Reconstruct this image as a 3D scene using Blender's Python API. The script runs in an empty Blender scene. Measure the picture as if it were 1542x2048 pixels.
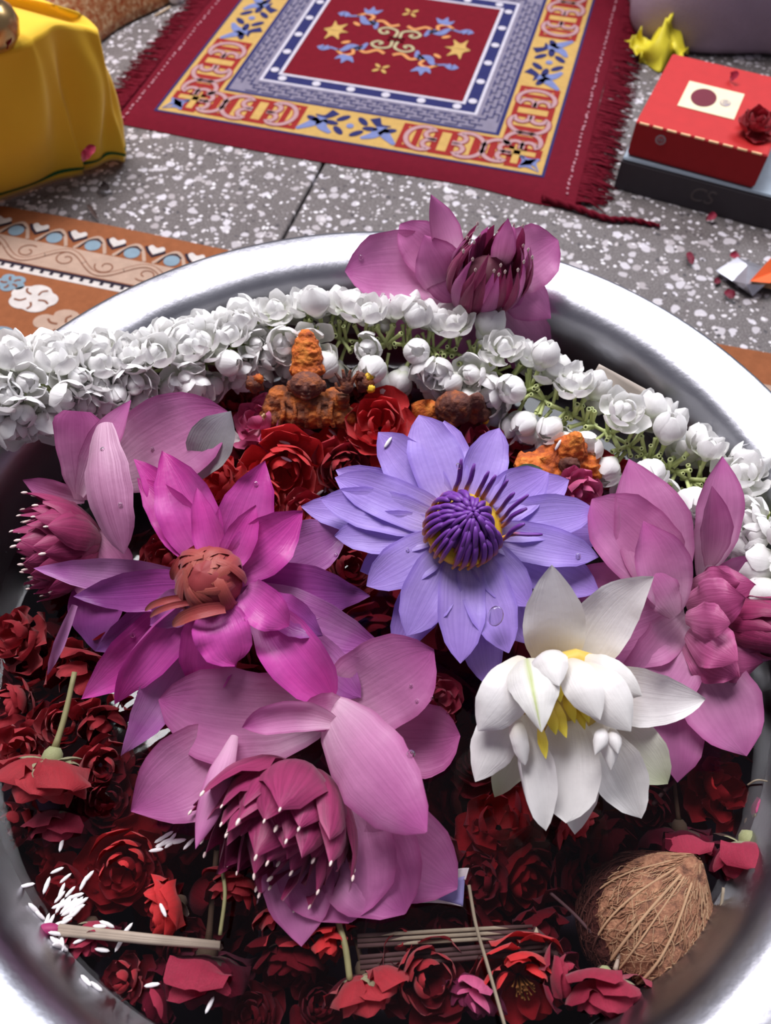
import bpy, bmesh, math, random
from mathutils import Vector, Matrix, Quaternion, noise
from math import sin, cos, pi, radians, sqrt, atan2, exp

scene = bpy.context.scene
COL = scene.collection

# ------------------------------------------------------------------ camera
CAM_H, PITCH, FPX = 0.574, radians(58), 1540.0
cam_d = bpy.data.cameras.new('camera')
cam = bpy.data.objects.new('camera', cam_d)
COL.objects.link(cam)
cam.location = (0, 0, CAM_H)
cam.rotation_euler = (pi / 2 - PITCH, 0, 0)
cam_d.sensor_fit = 'VERTICAL'
cam_d.sensor_height = 36.0
cam_d.lens = FPX / 2048 * 36.0
cam_d.clip_start = 0.01
cam_d.dof.use_dof = True
cam_d.dof.focus_distance = 0.44
cam_d.dof.aperture_fstop = 9.0
scene.camera = cam

# ------------------------------------------------------------------ world, lights, exposure
world = bpy.data.worlds.new('room_air')
scene.world = world
world.use_nodes = True
world.node_tree.nodes['Background'].inputs['Color'].default_value = (0.72, 0.70, 0.85, 1)
world.node_tree.nodes['Background'].inputs['Strength'].default_value = 0.18

def area(name, loc, target, sx, sy, power, col):
    l = bpy.data.lights.new(name, 'AREA')
    l.shape = 'RECTANGLE'; l.size = sx; l.size_y = sy; l.energy = power; l.color = col
    o = bpy.data.objects.new(name, l); COL.objects.link(o)
    o.location = loc
    o.rotation_euler = (Vector(target) - Vector(loc)).to_track_quat('-Z', 'Y').to_euler()
    return o
area('ceiling_light', (-0.42, 1.28, 2.3), (0.0, 0.30, 0.1), 1.3, 0.7, 66, (1.0, 0.97, 1.0))
area('window_daylight', (1.25, 2.35, 2.3), (0, 0.4, 0.1), 1.5, 1.1, 50, (0.90, 0.93, 1.0))
vs = scene.view_settings
vs.view_transform = 'Standard'; vs.look = 'None'; vs.exposure = 0.30; vs.gamma = 1.0
vs.use_curve_mapping = False

# ------------------------------------------------------------------ helpers
SP, CP = sin(PITCH), cos(PITCH)
V_RIGHT = Vector((1, 0, 0)); V_UP = Vector((0, SP, CP)); V_BACK = Vector((0, -CP, SP))
def ray(px, py):
    x = (px - 771) / FPX; y = -(py - 1024) / FPX
    return Vector((x, CP + y * SP, -SP + y * CP))
def at(px, py, z=0.0):
    d = ray(px, py); t = (z - CAM_H) / d.z
    return Vector((0, 0, CAM_H)) + d * t
def scl(px, py, z):
    """metres for one photo pixel at that place"""
    d = ray(px, py); return (z - CAM_H) / d.z / FPX
def face(ang, tilt):
    """direction: towards the viewer, tilted by `tilt` degrees to picture angle `ang`"""
    a, t = radians(ang), radians(tilt)
    return V_BACK * cos(t) + (V_RIGHT * cos(a) + V_UP * sin(a)) * sin(t)
def tocam(p): return (Vector((0, 0, CAM_H)) - Vector(p)).normalized()

def lerp(a, b, t): return a + (b - a) * t
def prof(pts, u):
    for (a, x), (b, y) in zip(pts, pts[1:]):
        if u <= b:
            t = (u - a) / (b - a) if b > a else 0
            t = t * t * (3 - 2 * t) * 0.5 + t * 0.5
            return x + (y - x) * t
    return pts[-1][1]

def make_mesh(name, verts, faces, mat=None, uv=None, smooth=True):
    me = bpy.data.meshes.new(name)
    me.from_pydata([tuple(v) for v in verts], [], faces)
    if uv:
        l = me.uv_layers.new(name='UVMap')
        idx = [0] * len(me.loops); me.loops.foreach_get('vertex_index', idx)
        flat = []
        for i in idx: flat += uv[i]
        l.data.foreach_set('uv', flat)
    if smooth and len(me.polygons):
        me.polygons.foreach_set('use_smooth', [True] * len(me.polygons))
    if mat: me.materials.append(mat)
    me.update()
    return me
def link(name, me, parent=None, loc=None):
    o = bpy.data.objects.new(name, me); COL.objects.link(o)
    if parent is not None: o.parent = parent
    if loc is not None: o.location = loc
    return o
def obj(name, verts, faces, mat, parent=None, uv=None, smooth=True, loc=None, org=None):
    if org is not None: verts = [Vector(v) - org for v in verts]
    return link(name, make_mesh(name, verts, faces, mat, uv, smooth), parent, loc)
def empty(name, loc):
    o = bpy.data.objects.new(name, None); COL.objects.link(o); o.location = loc
    o.empty_display_size = 0.01
    return o
def tag(o, label=None, cat=None, group=None, kind=None):
    if label: o['label'] = label
    if cat: o['category'] = cat
    if group: o['group'] = group
    if kind: o['kind'] = kind
    return o

class MB:
    """collects shapes into one mesh"""
    def __init__(s): s.v = []; s.f = []
    def add(s, v, f):
        n = len(s.v); s.v += [Vector(x) for x in v]; s.f += [tuple(i + n for i in q) for q in f]; return s
    def box(s, c, d, rot=None):
        c = Vector(c); vs = []
        for x in (-1, 1):
            for y in (-1, 1):
                for z in (-1, 1):
                    p = Vector((x * d[0] / 2, y * d[1] / 2, z * d[2] / 2))
                    vs.append(c + (rot @ p if rot else p))
        return s.add(vs, [(0, 1, 3, 2), (4, 6, 7, 5), (0, 4, 5, 1), (2, 3, 7, 6), (0, 2, 6, 4), (1, 5, 7, 3)])
    def tube(s, pts, rad, n=6, cap=True):
        pts = [Vector(p) for p in pts]; m = len(pts)
        if not isinstance(rad, (list, tuple)): rad = [rad] * m
        vs = []; ref = None
        for i, p in enumerate(pts):
            t = (pts[min(i + 1, m - 1)] - pts[max(i - 1, 0)])
            t = t.normalized() if t.length > 1e-9 else Vector((0, 0, 1))
            if ref is None: ref = t.orthogonal().normalized()
            ref = (ref - t * ref.dot(t)).normalized(); b = t.cross(ref)
            for k in range(n):
                a = 2 * pi * k / n
                vs.append(p + (ref * cos(a) + b * sin(a)) * rad[i])
        fs = []
        for i in range(m - 1):
            for k in range(n):
                fs.append((i * n + k, i * n + (k + 1) % n, (i + 1) * n + (k + 1) % n, (i + 1) * n + k))
        if cap: fs += [tuple(range(n))[::-1], tuple((m - 1) * n + k for k in range(n))]
        return s.add(vs, fs)
    def ball(s, c, r, nu=12, nv=8, rot=None, disp=0, fq=60, seed=0):
        c = Vector(c); r = Vector(r) if isinstance(r, (tuple, list, Vector)) else Vector((r, r, r)); vs = []
        for j in range(nv + 1):
            ph = pi * j / nv
            for i in range(nu):
                th = 2 * pi * i / nu
                p = Vector((sin(ph) * cos(th), sin(ph) * sin(th), cos(ph)))
                if disp: p = p * (1 + disp * noise.noise(p * fq + Vector((seed, seed, seed))))
                p = Vector((p.x * r.x, p.y * r.y, p.z * r.z))
                vs.append(c + (rot @ p if rot else p))
        fs = [(j * nu + i, j * nu + (i + 1) % nu, (j + 1) * nu + (i + 1) % nu, (j + 1) * nu + i) for j in range(nv) for i in range(nu)]
        return s.add(vs, fs)
    def lathe(s, pr, n=32, c=(0, 0, 0), rot=None):
        c = Vector(c); vs = []
        for (r, z) in pr:
            for k in range(n):
                a = 2 * pi * k / n; p = Vector((r * cos(a), r * sin(a), z)); vs.append(c + (rot @ p if rot else p))
        m = len(pr)
        fs = [(i * n + k, i * n + (k + 1) % n, (i + 1) * n + (k + 1) % n, (i + 1) * n + k) for i in range(m - 1) for k in range(n)]
        return s.add(vs, fs)
    def build(s, name, mat, parent=None, smooth=True, loc=None, org=None):
        return obj(name, s.v, s.f, mat, parent, None, smooth, loc, org)

def zrot(d):
    """matrix turning +Z to direction d"""
    return Vector(d).to_track_quat('Z', 'Y').to_matrix()
def bez(pts, n):
    """smooth curve through points (Catmull-Rom)"""
    P = [Vector(p) for p in pts]; P = [P[0] * 2 - P[1]] + P + [P[-1] * 2 - P[-2]]
    out = []; m = len(P) - 3
    for i in range(n):
        t = i / (n - 1) * m; k = min(int(t), m - 1); t -= k
        a, b, c, d = P[k:k + 4]
        out.append(0.5 * ((2 * b) + (c - a) * t + (2 * a - 5 * b + 4 * c - d) * t * t + (3 * b - a - 3 * c + d) * t ** 3))
    return out

# ------------------------------------------------------------------ materials
class NT:
    def __init__(s, name):
        s.m = bpy.data.materials.new(name); s.m.use_nodes = True
        s.t = s.m.node_tree; s.n = s.t.nodes; s.p = s.n['Principled BSDF']; s.out = s.n['Material Output']
    def node(s, typ, **kw):
        x = s.n.new(typ)
        for k, v in kw.items():
            if k in x.inputs: x.inputs[k].default_value = v
            else: setattr(x, k, v)
        return x
    def l(s, a, b): s.t.links.new(a, b)
    def ramp(s, src, stops, interp='LINEAR'):
        r = s.n.new('ShaderNodeValToRGB'); r.color_ramp.interpolation = interp
        e = r.color_ramp.elements
        while len(e) < len(stops): e.new(0.5)
        for x, (p, c) in zip(e, stops):
            x.position = p; x.color = (*c, 1) if len(c) == 3 else c
        s.l(src, r.inputs[0]); return r.outputs[0]
    def mix(s, fac, a, b, mode='MIX'):
        x = s.n.new('ShaderNodeMix'); x.data_type = 'RGBA'; x.blend_type = mode
        for val, sock in ((fac, x.inputs[0]), (a, x.inputs[6]), (b, x.inputs[7])):
            if hasattr(val, 'links'): s.l(val, sock)
            elif isinstance(val, (int, float)): sock.default_value = val
            else: sock.default_value = (*val, 1)
        return x.outputs[2]
    def math(s, op, a, b=0.0):
        x = s.n.new('ShaderNodeMath'); x.operation = op
        for val, sock in ((a, x.inputs[0]), (b, x.inputs[1])):
            if hasattr(val, 'links'): s.l(val, sock)
            else: sock.default_value = val
        return x.outputs[0]
    def coord(s, kind='Object'):
        return s.node('ShaderNodeTexCoord').outputs[kind]
    def noise(s, vec, scale, detail=3, rough=0.5):
        x = s.node('ShaderNodeTexNoise', Scale=scale, Detail=detail, Roughness=rough)
        if vec is not None: s.l(vec, x.inputs['Vector'])
        return x.outputs['Fac']
    def bump(s, h, strength=0.3, dist=0.001):
        b = s.node('ShaderNodeBump', Strength=strength, Distance=dist)
        s.l(h, b.inputs['Height']); s.l(b.outputs[0], s.p.inputs['Normal']); return b.outputs[0]
    def setp(s, **kw):
        for k, v in kw.items():
            k = k.replace('_', ' ')
            s.p.inputs[k].default_value = v

def simple(name, col, rough=0.6, metal=0.0, nscale=None, var=0.15, bump=0.0, bscale=300, spec=0.4, sheen=0):
    t = NT(name)
    t.setp(Roughness=rough, Metallic=metal)
    t.p.inputs['Specular IOR Level'].default_value = spec
    t.p.inputs['Sheen Weight'].default_value = sheen
    co = t.coord()
    if nscale:
        c = t.mix(t.noise(co, nscale), [x * (1 - var) for x in col], [min(1, x * (1 + var)) for x in col])
        t.l(c, t.p.inputs['Base Color'])
    else: t.p.inputs['Base Color'].default_value = (*col, 1)
    if bump: t.bump(t.noise(co, bscale, 2), bump, 0.0006)
    return t.m

def petal_mat(name, base, mid, tip, vein=0.25, veinc=None, rough=0.45, transl=0.3, edge=None, patch=None, spots=26, stripe=None):
    """u (x) runs from base to tip, v (y) across"""
    t = NT(name); uv = t.coord('UV')
    sep = t.node('ShaderNodeSeparateXYZ'); t.l(uv, sep.inputs[0])
    col = t.ramp(sep.outputs[0], [(0.0, base), (0.45, mid), (0.97, tip)])
    # veins: lines along the petal
    mp = t.node('ShaderNodeMapping'); mp.inputs['Scale'].default_value = (0.9, spots, 1.0); t.l(uv, mp.inputs[0])
    oi = t.node('ShaderNodeObjectInfo')
    add = t.node('ShaderNodeVectorMath', operation='ADD'); t.l(mp.outputs[0], add.inputs[0])
    cmb = t.node('ShaderNodeCombineXYZ'); t.l(t.math('MULTIPLY', oi.outputs['Random'], 37.0), cmb.inputs[2]); t.l(cmb.outputs[0], add.inputs[1])
    vn = t.noise(add.outputs[0], 1.0, 4, 0.6)
    vr = t.ramp(vn, [(0.35, (0, 0, 0)), (0.68, (1, 1, 1))])
    col = t.mix(t.math('MULTIPLY', vr, vein), col, veinc or [x * 0.55 for x in mid])
    big = t.noise(t.coord('Object'), 38, 2)
    col = t.mix(t.math('MULTIPLY', t.ramp(big, [(0.42, (0, 0, 0)), (0.7, (1, 1, 1))]), 0.30), col, patch or [min(1, x * 1.25 + 0.04) for x in mid])
    if stripe:
        e = t.math('ABSOLUTE', t.math('SUBTRACT', sep.outputs[1], 0.56)); e = t.ramp(e, [(0.0, (1, 1, 1)), (0.10, (0, 0, 0))])
        col = t.mix(t.math('MULTIPLY', e, t.ramp(vn, [(.35, (.2, .2, .2)), (.6, (1, 1, 1))])), col, stripe)
    if edge:
        e = t.math('ABSOLUTE', t.math('SUBTRACT', sep.outputs[1], 0.5))
        e = t.ramp(e, [(0.40, (0, 0, 0)), (0.5, (1, 1, 1))])
        col = t.mix(t.math('MULTIPLY', e, 0.6), col, edge)
    t.l(col, t.p.inputs['Base Color'])
    t.setp(Roughness=rough); t.p.inputs['Specular IOR Level'].default_value = 0.35
    t.p.inputs['Sheen Weight'].default_value = 0.15
    crs = t.noise(t.coord('Object'), 75, 3, .6); nb = t.bump(t.math('ADD', t.math('MULTIPLY', vn, .55), crs), 0.38, 0.0013)
    tr = t.node('ShaderNodeBsdfTranslucent'); t.l(col, tr.inputs[0])
    mx = t.node('ShaderNodeMixShader'); mx.inputs[0].default_value = transl
    t.l(t.p.outputs[0], mx.inputs[1]); t.l(tr.outputs[0], mx.inputs[2]); t.l(mx.outputs[0], t.out.inputs[0])
    return t.m
# ================================================================== THE SETTING
R_ANG = radians(-16.0)
E1 = Vector((cos(R_ANG), sin(R_ANG), 0)); E2 = Vector((-sin(R_ANG), cos(R_ANG), 0))
RUG0 = Vector((0.015, 1.138, 0))

def terrazzo():
    t = NT('terrazzo'); co = t.coord('Generated')
    tc = t.node('ShaderNodeNewGeometry').outputs['Position']
    wob = t.node('ShaderNodeTexNoise', Scale=55.0, Detail=2.0); t.l(tc, wob.inputs['Vector'])
    vadd = t.node('ShaderNodeVectorMath', operation='MULTIPLY_ADD')
    t.l(wob.outputs['Color'], vadd.inputs[0]); vadd.inputs[1].default_value = (0.011, 0.011, 0.011); t.l(tc, vadd.inputs[2])
    matrix = t.mix(t.noise(tc, 14, 4), (0.072, 0.060, 0.058), (0.140, 0.122, 0.120))
    fine = t.noise(tc, 600, 2)
    matrix = t.mix(t.math('MULTIPLY', t.ramp(fine, [(0.5, (0, 0, 0)), (0.62, (1, 1, 1))]), 0.35), matrix, (0.36, 0.33, 0.33))
    col = matrix
    for sc, th, cells, c1, c2 in ((74, 0.40, 0.62, (0.32, 0.285, 0.29), (0.54, 0.51, 0.55)), (150, 0.34, 0.34, (0.42, 0.38, 0.38), (0.72, 0.69, 0.72)), (120, 0.26, 0.35, (0.05, 0.045, 0.05), (0.12, 0.10, 0.10))):
        v = t.node('ShaderNodeTexVoronoi', Scale=float(sc), Randomness=1.0, voronoi_dimensions='2D'); t.l(vadd.outputs[0], v.inputs['Vector'])
        sepc = t.node('ShaderNodeSeparateColor'); t.l(v.outputs['Color'], sepc.inputs[0])
        r = t.math('MULTIPLY', sepc.outputs[0], th)
        r = t.math('ADD', r, 0.06)
        keep = t.math('LESS_THAN', sepc.outputs[1], cells)
        m = t.math('MULTIPLY', t.math('LESS_THAN', v.outputs['Distance'], r), keep)
        cc = t.mix(sepc.outputs[2], c1, c2)
        col = t.mix(m, col, cc)
    t.l(col, t.p.inputs['Base Color'])
    t.setp(Roughness=0.55); t.p.inputs['Specular IOR Level'].default_value = 0.2
    t.bump(t.noise(tc, 90, 3), 0.06, 0.001)
    return t.m
M_terr = terrazzo()
M_joint = simple('joint_filler', (0.045, 0.055, 0.06), 0.7, nscale=60, bump=0.2)

floor = tag(obj('floor', [RUG0 + E1 * a + E2 * b + Vector((0, 0, -0.012)) for a, b in ((-2.5, -2.2), (2.5, -2.2), (2.5, 2.2), (-2.5, 2.2))], [(0, 1, 2, 3)], M_joint, smooth=False), 'speckled grey terrazzo floor of large tiles', 'floor', kind='structure')
def tile_mesh(s):
    h = s / 2; b = 0.0015
    v = [(-h, -h, -0.0119), (h, -h, -0.0119), (h, h, -0.0119), (-h, h, -0.0119), (-h, -h, -b), (h, -h, -b), (h, h, -b), (-h, h, -b), (-h + b, -h + b, 0), (h - b, -h + b, 0), (h - b, h - b, 0), (-h + b, h - b, 0)]
    f = [(0, 1, 5, 4), (1, 2, 6, 5), (2, 3, 7, 6), (3, 0, 4, 7), (4, 5, 9, 8), (5, 6, 10, 9), (6, 7, 11, 10), (7, 4, 8, 11), (8, 9, 10, 11)]
    return make_mesh('floor_tile', v, f, M_terr, smooth=False)
tm = tile_mesh(0.596)
for i in range(-4, 4):
    for j in range(-4, 4):
        p = RUG0 + E1 * (-0.012 + 0.3 + 0.6 * i) + E2 * (0.05 + 0.3 + 0.6 * j)
        o = link('floor_tile', tm, floor, p); o.rotation_euler = (0, 0, R_ANG)

# ------------------------------------------------------------------ flat woven motifs
def ribbon_pts(pts, w, z):
    pts = [Vector((p[0], p[1])) for p in pts]; n = len(pts); v = []; f = []
    for i, p in enumerate(pts):
        t = pts[min(i + 1, n - 1)] - pts[max(i - 1, 0)]
        t = t.normalized() if t.length > 1e-9 else Vector((1, 0)); nn = Vector((-t.y, t.x))
        ww = w(i / (n - 1)) if callable(w) else w
        v += [(p.x + nn.x * ww / 2, p.y + nn.y * ww / 2, z), (p.x - nn.x * ww / 2, p.y - nn.y * ww / 2, z)]
        if i: f.append((2 * i - 2, 2 * i - 1, 2 * i + 1, 2 * i))
    return v, f
def poly_pts(pts, z):
    return [(p[0], p[1], z) for p in pts], [tuple(range(len(pts)))]
def disc_pts(c, rx, ry, z, n=14, a0=0.0):
    return poly_pts([(c[0] + rx * cos(2 * pi * k / n) * cos(a0) - ry * sin(2 * pi * k / n) * sin(a0), c[1] + rx * cos(2 * pi * k / n) * sin(a0) + ry * sin(2 * pi * k / n) * cos(a0)) for k in range(n)], z)
def curve2(pts, n=20): return [(p.x, p.y) for p in bez([(a, b, 0) for a, b in pts], n)]

def cloth_mat(name, col, var=0.2, weave=900, rough=0.9, nscale=120, sheen=0.0):
    t = NT(name); co = t.coord('Object')
    c = t.mix(t.noise(co, nscale, 3), [x * (1 - var) for x in col], [min(1, x * (1 + var)) for x in col])
    fn = t.noise(co, weave, 2)
    c = t.mix(t.math('MULTIPLY', fn, 0.35), c, [x * 0.55 for x in col])
    t.l(c, t.p.inputs['Base Color'])
    t.setp(Roughness=rough); t.p.inputs['Specular IOR Level'].default_value = 0.12
    t.p.inputs['Sheen Weight'].default_value = sheen
    t.bump(fn, 0.5, 0.0012)
    return t.m
M_rugred = cloth_mat('rug_red', (0.125, 0.004, 0.014))
M_rugred2 = cloth_mat('rug_field_red', (0.14, 0.004, 0.012))
M_yel = cloth_mat('rug_yellow', (0.46, 0.29, 0.09))
M_navy = cloth_mat('rug_navy', (0.022, 0.024, 0.10))
M_grey = cloth_mat('rug_grey_blue', (0.19, 0.17, 0.23))
M_blue = cloth_mat('rug_light_blue', (0.15, 0.18, 0.36))
M_pink = cloth_mat('rug_pale_pink', (0.38, 0.23, 0.24))
M_brick = cloth_mat('rug_brick', (0.25, 0.02, 0.018))
M_org = cloth_mat('rug_orange', (0.55, 0.24, 0.09))
M_sage = cloth_mat('rug_sage', (0.38, 0.34, 0.20))
M_pale = cloth_mat('rug_pale_dots', (0.50, 0.47, 0.53))

rug = empty('prayer_rug', RUG0); rug.rotation_euler = (0, 0, R_ANG)
tag(rug, 'square red meditation rug with yellow scroll border and navy band', 'rug')
# the pile body with a softly wavy, rounded edge
def rug_body():
    v = []; f = []; nu, nv = 60, 50
    def edge(u, vv):
        x = lerp(-0.305, 0.300, u); y = lerp(-0.287, 0.287, vv)
        x += 0.004 * sin(9 * vv + 1); y += 0.003 * sin(7 * u + 2) - (0.012 * exp(-((u - 0.93) / 0.1) ** 2) if vv < 0.5 else 0) * (1 - vv)
        return x, y
    for j in range(nv + 1):
        for i in range(nu + 1):
            x, y = edge(i / nu, j / nv)
            d = min(i, nu - i, j, nv - j)
            z = (0.0012, 0.005, 0.0065)[min(d, 2)]
            v.append((x, y, z))
    for j in range(nv):
        for i in range(nu):
            a = j * (nu + 1) + i; f.append((a, a + 1, a + nu + 2, a + nu + 1))
    return obj('pile', v, f, M_rugred, rug)
rug_body()
def ring(name, a, b, z, m):
    v = [(x * s, y * s, z) for s in (a, b) for x, y in ((-1, -1), (1, -1), (1, 1), (-1, 1))]
    obj(name, v, [(k, 4 + k, 4 + (k + 1) % 4, (k + 1) % 4) for k in range(4)][::-1], m, rug, smooth=False)
ZR = 0.0068
ring('border_outline', 0.2535, 0.2500, ZR + .0003, M_navy)
ring('yellow_border', 0.2500, 0.1830, ZR, M_yel)
ring('key_outline', 0.1850, 0.1800, ZR + .0002, M_navy)
ring('key_border', 0.1800, 0.1475, ZR, M_grey)
ring('band_outline', 0.1490, 0.1450, ZR + .0002, M_pale)
ring('navy_band', 0.1450, 0.1290, ZR, M_navy)
ring('field_outline', 0.1290, 0.1245, ZR + .0002, M_pale)
obj('centre_field', *poly_pts([(-.1245, -.1245), (.1245, -.1245), (.1245, .1245), (-.1245, .1245)], ZR), M_rugred2, rug, smooth=False)
def rot4(pts, k): 
    c, s = ((1, 0), (0, 1), (-1, 0), (0, -1))[k]
    return [(p[0] * c - p[1] * s, p[0] * s + p[1] * c) for p in pts]
def motif(name, mb, m): mb.build(name, m, rug, smooth=False)
scroll = None
for k in range(4):
    # white dots in the navy band
    for i in range(-2, 4):
        x = (i - 0.5) * 0.048
        v, f = disc_pts(rot4([(x, -0.137)], k)[0], 0.0058, 0.0058, ZR + .0006)
        obj('dot', v, f, M_pale, rug, smooth=False)
    # meander lines of the key border
    mb = MB(); step = 0.0225
    for i in range(-8, 8):
        x = i * step
        if abs(x + step / 2) > 0.158: continue
        for L in ([(x, -.1770), (x + step * .75, -.1770)], [(x + step * .75, -.1770), (x + step * .75, -.1690)], [(x + step * .35, -.1695), (x + step * 1.15, -.1695)], [(x + step * .35, -.1695), (x + step * .35, -.1620)], [(x, -.1620), (x + step * .6, -.1620)], [(x + step * .85, -.1635), (x + step * .85, -.1560)], [(x + step * .45, -.1555), (x + step * 1.2, -.1555)]):
            mb.add(*ribbon_pts(rot4(L, k), 0.0017, ZR + .0006))
    motif('key_meander', mb, M_navy)
    # yellow border: brick blocks, pale scrolls, flower in the middle, blue leaf at each corner
    for s in (-1, 1):
        for x, w in ((0.078, .026), (0.122, .030), (0.172, .030), (0.213, .022)):
            pts = [(s * x - w / 2, -.1905), (s * x + w / 2, -.1905), (s * x + w / 2, -.2435), (s * x - w / 2, -.2435)]
            mb = MB().add(*poly_pts(rot4(pts, k), ZR + .0003)); motif('brick_block', mb, M_brick)
            pts = [(s * x - w * .2, -.197), (s * x + w * .2, -.197), (s * x + w * .2, -.236), (s * x - w * .2, -.236)]
            mb = MB().add(*poly_pts(rot4(pts, k), ZR + .0004)); motif('block_inset', mb, M_yel)
        for x, d, h in ((0.095, 1, .024), (0.150, -1, .025), (0.190, 1, .022)):
            c = []
            for q in range(26):
                a = lerp(0.95, 2 * pi - 0.95, q / 25); rr = h
                c.append((s * (x + d * (0.9 * rr * cos(a))), -.2165 + rr * sin(a)))
            for e in (0, -1):
                base = c[e]; sg = 1 if e else -1
                sp = [(base[0] - s * d * 0.011 * sin(b), base[1] - sg * (-0.008 + 0.008 * cos(b)) * 1.2) for b in [q * 0.45 for q in range(1, 9)]]
                c = (list(reversed(sp)) + c) if e == 0 else (c + sp)
            mb = MB().add(*ribbon_pts(rot4(c, k), 0.0088, ZR + .0006)); motif('scroll_outline', mb, M_brick)  # wider brick-red outline woven around the pale scroll
            mb = MB().add(*ribbon_pts(rot4(c, k), 0.0058, ZR + .0009)); motif('scroll', mb, M_pink)
        leaf = curve2([(s * .218, -.217), (s * .226, -.226), (s * .221, -.239), (s * .236, -.234), (s * .246, -.246), (s * .240, -.230), (s * .243, -.220), (s * .229, -.222), (s * .218, -.217)], 26)
        mb = MB().add(*poly_pts(rot4(leaf, k), ZR + .0007)); motif('corner_leaf', mb, M_blue)
        rib = curve2([(s * .020, -.238), (s * .034, -.228), (s * .040, -.214), (s * .050, -.226), (s * .064, -.240)], 14)
        mb = MB().add(*ribbon_pts(rot4(rib, k), lambda u: 0.005 + 0.011 * sin(pi * u), ZR + .0006)); motif('blue_ribbon', mb, M_blue)
        rib = curve2([(s * .026, -.192), (s * .036, -.206), (s * .05, -.204)], 8)
        mb = MB().add(*ribbon_pts(rot4(rib, k), lambda u: 0.012 * (1 - u) + .002, ZR + .0005)); motif('navy_leaf', mb, M_navy)
        for q, (x, y, a) in enumerate(((.012, -.230, .8), (.026, -.216, .1), (.013, -.203, -.8), (.050, -.214, .4))):
            v, f = disc_pts(rot4([(s * x, y)], k)[0], .0105, .0048, ZR + .0006, 10, s * a + k * pi / 2)
            obj('navy_leaf', v, f, M_navy, rug, smooth=False)
    v, f = disc_pts(rot4([(0, -.217)], k)[0], .005, .005, ZR + .0008, 10); obj('blossom_heart', v, f, M_blue, rug, smooth=False)
# centre field: lattice medallion, arms, waves, buds and crosses
for sx in (-1, 1):
    for sy in (-1, 1):
        S = lambda pts: [(p[0] * sx, p[1] * sy) for p in pts]
        def add(name, pts, w, m, dz=.0006): motif(name, MB().add(*ribbon_pts(S(curve2(pts, 22)), w, ZR + dz)), m)
        add('medallion_loop', [(.004, .004), (.004, .022), (.020, .028), (.030, .020), (.024, .011), (.016, .014), (.020, .019)], .0042, M_sage, .0008)
        add('medallion_bar', [(-.012, .004), (.012, .004)], .0026, M_sage, .0008)
        add('orange_arm', [(.006, .040), (.018, .034), (.032, .044), (.044, .038)], .0055, M_org)
        add('orange_arm', [(.040, .030), (.050, .040), (.048, .052), (.060, .058), (.072, .048)], .0050, M_org)
        add('blue_wave', [(.036, .020), (.042, .036), (.056, .034), (.066, .048), (.084, .044)], lambda u: .004 + .008 * sin(pi * min(1, u * 1.2)), M_blue)
        add('blue_wave', [(.084, .044), (.092, .050), (.098, .044)], .010, M_blue)
        bud = S(curve2([(.046, .060), (.040, .074), (.050, .070), (.056, .080), (.060, .068), (.068, .072), (.062, .058), (.046, .060)], 24))
        motif('blue_bud', MB().add(*poly_pts(bud if sx * sy > 0 else bud[::-1], ZR + .0007)), M_blue)
        fl = S(curve2([(.070, .000), (.082, .006), (.078, .022), (.090, .014), (.098, .026), (.098, .008), (.106, .000), (.070, .000)], 24))
        motif('yellow_flower', MB().add(*poly_pts(fl if sx * sy > 0 else fl[::-1], ZR + .0007)), M_yel)
        v, f = disc_pts((sx * .066, sy * .026), .007, .0035, ZR + .0007, 10, .6 * sx * sy); obj('orange_leaf', v, f, M_org, rug, smooth=False)
    for d in (-1, 1):
        mb = MB()
        for q in range(4): mb.add(*disc_pts((.008 * cos(q * pi / 2 + .78), sx * .078 + .008 * sin(q * pi / 2 + .78)), .0058, .0028, ZR + .0007, 8, q * pi / 2 + .78))
    motif('yellow_cross', mb, M_yel)
# stitched line and fringe at both short sides
rnd = random.Random(4)
for s in (-1, 1):
    st = MB()
    for q in range(64):
        y = -0.278 + q * 0.0088 + rnd.uniform(-.002, .002)
        st.add(*ribbon_pts([(s * .284 + rnd.uniform(-.001, .001), y), (s * .284 + rnd.uniform(-.0015, .0015), y + rnd.uniform(.002, .006))], 0.0024, ZR + .0004))
    tag(st.build('stitching', cloth_mat('stitch_pale' + str(s), (0.42, 0.20, 0.24)), rug, smooth=False), kind='stuff')
    fr = MB()
    for q in range(400):
        y = -0.284 + q * 0.00142 + rnd.uniform(-.002, .002); L = rnd.uniform(.020, .042)
        p = [(s * .297, y, .005), (s * (.300 + L * .4), y + rnd.uniform(-.004, .004), rnd.uniform(.003, .006)), (s * (.300 + L), y + rnd.uniform(-.008, .008), .0012)]
        fr.tube(bez(p, 5), [.0014, .0012, .0011, .001, .0006], 4)
    tag(fr.build('fringe', M_rugred, rug), kind='stuff')
cord = MB()
cp_ = [at(1085, 395, .006), at(1150, 415, .005), at(1215, 437, .004), at(1265, 440, .004), at(1320, 452, .003)]
cp_ = bez(cp_, 40)
for k in range(2):
    cord.tube([p + Vector((0, cos(i * .9 + k * pi), sin(i * .9 + k * pi))) * .0016 for i, p in enumerate(cp_)], [.0034 - .002 * i / 40 for i in range(40)], 6)
Mi = Matrix.Rotation(-R_ANG, 3, 'Z')
cord.v = [Mi @ (v - RUG0) for v in cord.v]
cord.build('corner_cord', M_rugred, rug)

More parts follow.
